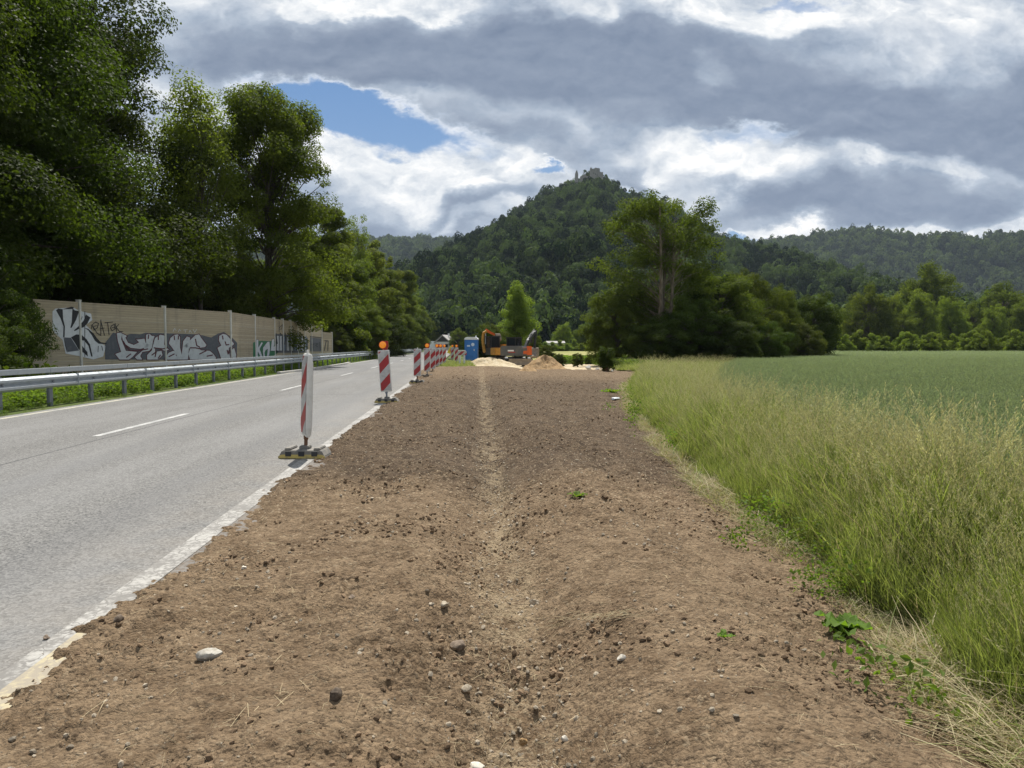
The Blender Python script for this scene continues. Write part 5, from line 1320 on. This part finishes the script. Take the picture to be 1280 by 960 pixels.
# ------------------------------------------------------------------ grass, wheat, weeds
def blade_tuft(name, seed, n, h, rad, w, m_idx_fn, mats, heads=0, bend=.35, segs=4, headlen=.13, hw=.0019, stiff=False):
    rng = np.random.default_rng(seed); V = []; Q = []; MI = []; tone = []
    for k in range(n):
        a = rng.uniform(0, 6.28); r = rad*math.sqrt(rng.random()); bx_, by_ = r*math.cos(a), r*math.sin(a)
        is_head = k < heads; L = h*(rng.uniform(.85, 1.15) if is_head else rng.uniform(.35, .95)); da = rng.uniform(0, 6.28)
        bn_ = bend*rng.uniform(.2, 1.3)*(.55 if is_head else 1)*L; dx, dy = math.cos(da), math.sin(da); wa = rng.uniform(0, 3.14); wx, wy = math.cos(wa), math.sin(wa)
        ww = w*(.35 if is_head else rng.uniform(.7, 1.2)); b0 = len(V); mi = m_idx_fn(rng, is_head)
        for s in range(segs+1):
            t = s/segs; px = bx_+dx*bn_*t**2.2; py = by_+dy*bn_*t**2.2; pz = L*(t-.22*bend*t**3); wd = ww*(1-t**1.6)+.0006
            if is_head: wd = ww*(1-.4*t)
            V += [(px-wx*wd, py-wy*wd, pz), (px+wx*wd, py+wy*wd, pz)]
        for s in range(segs): Q.append((b0+2*s, b0+2*s+1, b0+2*s+3, b0+2*s+2)); MI.append(mi); tone.append(rng.random())
        if is_head:
            tip = np.array(V[-1]); dirn = unit(np.array([dx*bn_*2.2, dy*bn_*2.2, L*(.8)])[None])[0]
            nq = 14 if not stiff else 6
            for q in range(nq):
                t = q/nq; c = tip+dirn*headlen*(t-.05); spread = (.007 if not stiff else .002)*(1-t*.8); c = c+rng.normal(size=3)*spread
                nn = unit(rng.normal(size=(1, 3)))[0]; s1 = unit(np.cross(nn, dirn)[None])[0]; dd_ = unit((dirn+rng.normal(size=3)*(.35 if not stiff else .1))[None])[0]
                b1 = len(V); hl = headlen*(.085 if not stiff else .16); wd = hw
                V += [tuple(c-dd_*hl), tuple(c+s1*wd), tuple(c+dd_*hl), tuple(c-s1*wd)]; Q.append((b1, b1+1, b1+2, b1+3)); MI.append(2); tone.append(rng.random())
    return np_mesh(name, V, Q, mats, MI, smooth=False, attrs={'tone': ('FACE', tone)}, do_link=False)
GM = [M['grass'], M['grass_dry'], M['grass_head']]
tufts = [blade_tuft('tall_tuft_%d' % i, 500+i, 44, .72, .10, .0052, lambda r, hd: 1 if r.random() < (.2 if hd else .05) else 0, GM, heads=2, bend=.34) for i in range(7)]
tufts += [blade_tuft('tall_tuft_%d' % (7+i), 520+i, 54, .55, .11, .0060, lambda r, hd: 1 if r.random() < .05 else 0, GM, heads=0, bend=.45) for i in range(3)]
def meadow_points(n, seed, y0, y1, f0, f1, pw):
    rng = np.random.default_rng(seed); y = np.exp(rng.uniform(np.log(y0), np.log(y1), n)) if pw else rng.uniform(y0, y1, n)
    return rng, y
def put_tufts(name, n, seed, y0, y1, left, right, protos, smin, smax, label, cat, wide=0.0, edge_short=.0, logy=True, zoff=0.0, sxy=1.0):
    rng = np.random.default_rng(seed)
    # density falls with distance, area grows with width
    y = np.exp(rng.uniform(np.log(y0), np.log(y1), n)) if logy else rng.uniform(y0, y1, n)
    xl, xr = left(y), right(y); x = xl+(xr-xl)*rng.random(n); z = Tz(x, y)+zoff
    s = rng.uniform(smin, smax, n)*(1+.75*fbm(x*.7, y*.7, seed, 3)*(1-ss(y, 12, 30)))
    if edge_short: s = s*(1-edge_short*(1-ss(x-xl, 0, .5)))
    w = s*(1+wide*y)*sxy
    rot = np.zeros((n, 3)); rot[:, 2] = rng.uniform(0, 6.28, n); rot[:, 0] = rng.normal(0, .09, n)+.2*fbm(x*.8, y*.8, seed+3, 2); rot[:, 1] = rng.normal(.02, .09, n)+.2*fbm(x*.8, y*.8, seed+9, 2)
    return scatter(name, np.stack([x, y, z], -1), rot, np.stack([w, w, s], -1), rng.integers(0, len(protos), n), protos, label, cat)
gl_ = lambda y: xr_soil(y)+.12+.22*vn(y*1.7, y*0, 91)
put_tufts('meadow_grass', 15000, 81, 1.6, 62, gl_, lambda y: xf_field(y)+.25*vn(y*.8, y*0, 92)+.1*ss(y, 4, 8), tufts, .5, 1.05, 'tall seeding meadow grass between bare soil and wheat field', 'grass', .035, .45)
# near part gets a denser cover
put_tufts('near_grass', 5200, 82, 1.2, 9, gl_, lambda y: xf_field(y)+.8, tufts, .6, 1.1, 'thick tall green grass close to the camera on the right', 'grass', 0, .45, logy=False)
stalks = [blade_tuft('seed_stalks_%d' % i, 580+i, 7, 1.0, .13, .0034, lambda r, hd: 1 if r.random() < .6 else 0, GM, heads=6, bend=.5, headlen=.17, hw=.0026) for i in range(5)]
put_tufts('seed_stalks', 2000, 89, 1.8, 60, lambda y: gl_(y)+.15, lambda y: xf_field(y)+.1, stalks, .55, .98, 'pale seed heads standing above the meadow grass', 'grass', .02, .3)
dry = [blade_tuft('dry_tuft_%d' % i, 540+i, 26, .30, .12, .0030, lambda r, hd: 1 if r.random() < .75 else 0, GM, heads=0, bend=1.3) for i in range(5)]
put_tufts('dry_grass_edge', 1700, 83, 1.6, 30, lambda y: gl_(y)-.28, lambda y: gl_(y)+.22, dry, .5, 1.0, 'dry flattened straw coloured grass along the soil edge', 'dry grass', .02, 0)
# wheat: canopy sheet plus stalk tufts
def wheat_z(x, y): return Tz(x, y)+.50-.55*(1-ss(x-xf_field(y), .05, .6))+.05*fbm(x*1.5, y*1.5, 61, 4)-.5*ss(y, 122, 127)
wy = np.unique(np.concatenate([np.geomspace(2, 127, 170), np.linspace(-6, 2, 12)])); wt = np.linspace(0, 1, 190)**1.6
WX = xf_field(wy)[:, None]+(150+wy[:, None]*.4-xf_field(wy)[:, None])*wt[None]; WY = np.repeat(wy[:, None], len(wt), 1); WZ = wheat_z(WX, WY); a_, b_ = WX.shape
i_ = (np.arange(a_-1)[:, None]*b_+np.arange(b_-1)[None]).ravel()
tag(np_mesh('wheat_canopy', np.stack([WX, WY, WZ], -1).reshape(-1, 3), np.stack([i_, i_+1, i_+b_+1, i_+b_], -1), M['wheat_base']), 'even green leaf layer of the wheat field', 'wheat field', kind='stuff')
WMs = [M['wheat'], M['wheat'], M['wheat']]
wt_ = [blade_tuft('wheat_tuft_%d' % i, 560+i, 34, .68, .13, .0055, lambda r, hd: 0, WMs, heads=14, bend=.25, headlen=.08, hw=.0045, stiff=True) for i in range(6)]
rng = np.random.default_rng(84); n = 42000; y = np.exp(rng.uniform(np.log(2.5), np.log(125), n)); ang = rng.random(n)**1.15
xl = xf_field(y); x = xl+.1+(np.maximum(.86*y+3-xl, 2.5))*ang; s = rng.uniform(.88, 1.06, n)*(1+.10*fbm(x*.3, y*.3, 4, 2)); w = s*(1+.035*y)
rot = np.zeros((n, 3)); rot[:, 2] = rng.uniform(0, 6.28, n); rot[:, 0] = rng.normal(0, .05, n)
scatter('wheat_stalks', np.stack([x, y, Tz(x, y)], -1), rot, np.stack([w, w, s], -1), rng.integers(0, 6, n), wt_, 'dense bluish green young wheat reaching to the shrubs', 'wheat')
# leafy weeds
def weed_tuft(name, seed, n, h, rad, ll, m, upright=.6):
    rng = np.random.default_rng(seed); P = np.stack([rng.normal(0, rad*.5, n), rng.normal(0, rad*.5, n), h*rng.random(n)**.8], -1)
    N = unit(np.array([0, 0, upright])+rng.normal(size=(n, 3))*.6); V, Q = leaf_quads(P, N, ll*rng.uniform(.6, 1.3, n), .6, rng)
    return np_mesh(name, V, Q, m, smooth=False, attrs={'tone': ('FACE', rng.random(n))}, do_link=False)
weeds = [weed_tuft('weed_%d' % i, 600+i, 90, .42, .30, .09, M['weed']) for i in range(5)]+[blade_tuft('verge_tuft', 620, 40, .4, .12, .004, lambda r, hd: 0, GM, heads=0)]
rng = np.random.default_rng(85); n = 5200; y = np.exp(rng.uniform(np.log(3), np.log(90), n)); x = -9.60-3.2*rng.random(n)**.85
s = rng.uniform(.5, 1.0, n)*(.28+.72*ss(-x, 9.85, 10.5)); w = s*(1+.012*y); rot = np.zeros((n, 3)); rot[:, 2] = rng.uniform(0, 6.28, n)
scatter('verge_weeds', np.stack([x, y, Tz(x, y)-.02], -1), rot, np.stack([w, w, s], -1), rng.integers(0, 6, n), weeds, 'bright green weeds under the guardrail along the far verge', 'weeds')
rng = np.random.default_rng(86); n = 2600; y = rng.uniform(14, 80, n); x = -12.0-14*rng.random(n); s = rng.uniform(.8, 2.2, n); rot = np.zeros((n, 3)); rot[:, 2] = rng.uniform(0, 6.28, n)
und = [weed_tuft('under_%d' % i, 640+i, 150, .55, .45, .11, M['leaf_deep']) for i in range(4)]
k = ~((x > -19) & (y > 24) & (np.abs((x+12.2)*.9-(y-38)*.42) < .5)); x, y, s, rot = x[k], y[k], s[k], rot[k]; s = np.where((x > -18.5) & (y > 22), s*.38, s)
scatter('undergrowth', np.stack([x, y, Tz(x, y)-.05], -1), rot, s, rng.integers(0, 4, len(x)), und, 'shady green undergrowth below the trees around the barrier', 'undergrowth')
rng = np.random.default_rng(93); n = 300; y = np.exp(rng.uniform(np.log(2.6), np.log(32), n)); x = gl_(y)+rng.normal(.05, .28, n); kk = fbm(x*.9, y*.9, 95, 2) > -.02; x, y = x[kk], y[kk]; n = len(x)
rot = np.zeros((n, 3)); rot[:, 2] = rng.uniform(0, 6.28, n); mw = [weed_tuft('edge_weed_%d' % i, 660+i, 60, .16+.09*(i % 3), .10, .030, M['weed']) for i in range(5)]
scatter('edge_weeds', np.stack([x, y, surf(x, y)-.01], -1), rot, rng.uniform(.5, 1.3, n)*(1+.02*y), rng.integers(0, 5, n), mw, 'low leafy weeds where the bare soil meets the tall grass', 'weeds')
# grass patch beside the toilet
rng = np.random.default_rng(87); n = 1300; y = rng.uniform(46.5, 64, n); x = rng.uniform(-1.6, 1.0, n); s = rng.uniform(.25, .5, n); rot = np.zeros((n, 3)); rot[:, 2] = rng.uniform(0, 6.28, n)
scatter('grass_patch', np.stack([x, y, Tz(x, y)], -1), rot, np.stack([s*2.2, s*2.2, s], -1), rng.integers(0, 10, n), tufts, 'small green grass patch in front of the blue toilet', 'grass')
# far scrub between site and meadow
rng = np.random.default_rng(88); n = 1500; y = rng.uniform(50, 80, n); x = rng.uniform(.11, .26, n)*y+1.5; k = (x > 12.6) | (y > 72); x, y = x[k], y[k]; n = len(x); s = rng.uniform(.8, 2.0, n); rot = np.zeros((n, 3)); rot[:, 2] = rng.uniform(0, 6.28, n)
scatter('site_weeds', np.stack([x, y, Tz(x, y)], -1), rot, s, rng.integers(0, 5, n), weeds, 'green weeds growing between the site and the meadow', 'weeds')

# individual low plants on the soil edge
def leaf_plant(name, u, v, n, L, m, label, seed, up=.6, cat='plant'):
    x, y, z = on_soil(u, v); rr = random.Random(seed); b = MB()
    for k in range(n):
        a = 2*math.pi*k/n+rr.gauss(0, .3); el = rr.uniform(.25, 1.0)*up*1.4; l = L*rr.uniform(.7, 1.15); w = l*rr.uniform(.22, .30); d = Vector((math.cos(a), math.sin(a), 0)); sd_ = Vector((-math.sin(a), math.cos(a), 0)); vs = []; S = 7
        for s in range(S+1):
            t = s/S; c = d*(l*t*math.cos(el*(1-.5*t)))+Vector((0, 0, l*t*math.sin(el)*(1-.45*t*t)+.01)); ww = w*math.sin(math.pi*min(1, t*.92+.05))**.8+.002; rip = .012*math.sin(s*2.4+k)*L/.12
            vs += [c-sd_*ww+Vector((0, 0, rip+ww*.3)), c, c+sd_*ww+Vector((0, 0, -rip+ww*.3))]
        b.add(vs, [(3*s+q, 3*s+q+1, 3*s+q+4, 3*s+q+3) for s in range(S) for q in (0, 1)])
    o = b.build(name, m, smooth=True); o.location = (x, y, z); tag(o, label, cat); return o
leaf_plant('burdock_plant', 1055, 797, 18, .15, M['dock'], 'compact broad-leaved green plant standing free on the soil edge', 1, 1.15)
leaf_plant('broadleaf_weed', 1192, 862, 5, .17, M['pale_leaf'], 'pale greyish broad-leaved weed at the grass edge', 2, .8)
leaf_plant('broadleaf_weed', 1268, 945, 5, .18, M['dock'], 'large flat green leaves in the lower right corner', 3, .35)
leaf_plant('broadleaf_weed', 1160, 848, 5, .09, M['dock'], 'small bright weed left of the pale greyish one', 4, .5)
leaf_plant('broadleaf_weed', 905, 612, 9, .14, M['weed'], 'leafy weed in the low growth at the middle of the soil edge', 5, .6)
leaf_plant('broadleaf_weed', 880, 596, 9, .13, M['dock'], 'bright leafy weed left of the other on the middle soil edge', 6, .6)
leaf_plant('broadleaf_weed', 765, 492, 10, .40, M['dock'], 'yellowish leafy weed at the far left tip of the grass', 7, .6)
leaf_plant('seedling', 722, 621, 8, .09, M['dock'], 'single small green seedling on the dark soil', 8, .8)
leaf_plant('seedling', 905, 800, 5, .045, M['dock'], 'tiny yellow green seedling on the right slope', 9, .9)
x, y, z = on_soil(769, 501)
lt = rock('plastic_litter', (x, y, z+.03), (.30, .16, .10), mat('white_plastic_film', (.45, .48, .50), .35), 91, label='crumpled white plastic litter at the left tip of the grass', cat='litter')

# ------------------------------------------------------------------ haze
def build_haze():
    m = bpy.data.materials.new('haze_air'); m.use_nodes = True; m.node_tree.nodes.clear(); T = NT(m.node_tree)
    o = T.n('ShaderNodeOutputMaterial'); v = T.n('ShaderNodeVolumePrincipled')
    v.inputs['Color'].default_value = (.70, .82, 1.0, 1); v.inputs['Density'].default_value = 6.0e-5; v.inputs['Anisotropy'].default_value = .0
    T.link(v.outputs[0], o.inputs['Volume'])
    x0, x1, y0, y1, z0, z1 = -7200, 7200, -500, 9300, -8, 420
    b = MB().box(((x0+x1)/2, (y0+y1)/2, (z0+z1)/2), (x1-x0, y1-y0, z1-z0)); ob = b.build('haze', m); tag(ob, 'thin bluish haze between the camera and the hills', 'haze', kind='stuff')
USE_HAZE = True
if USE_HAZE: build_haze()
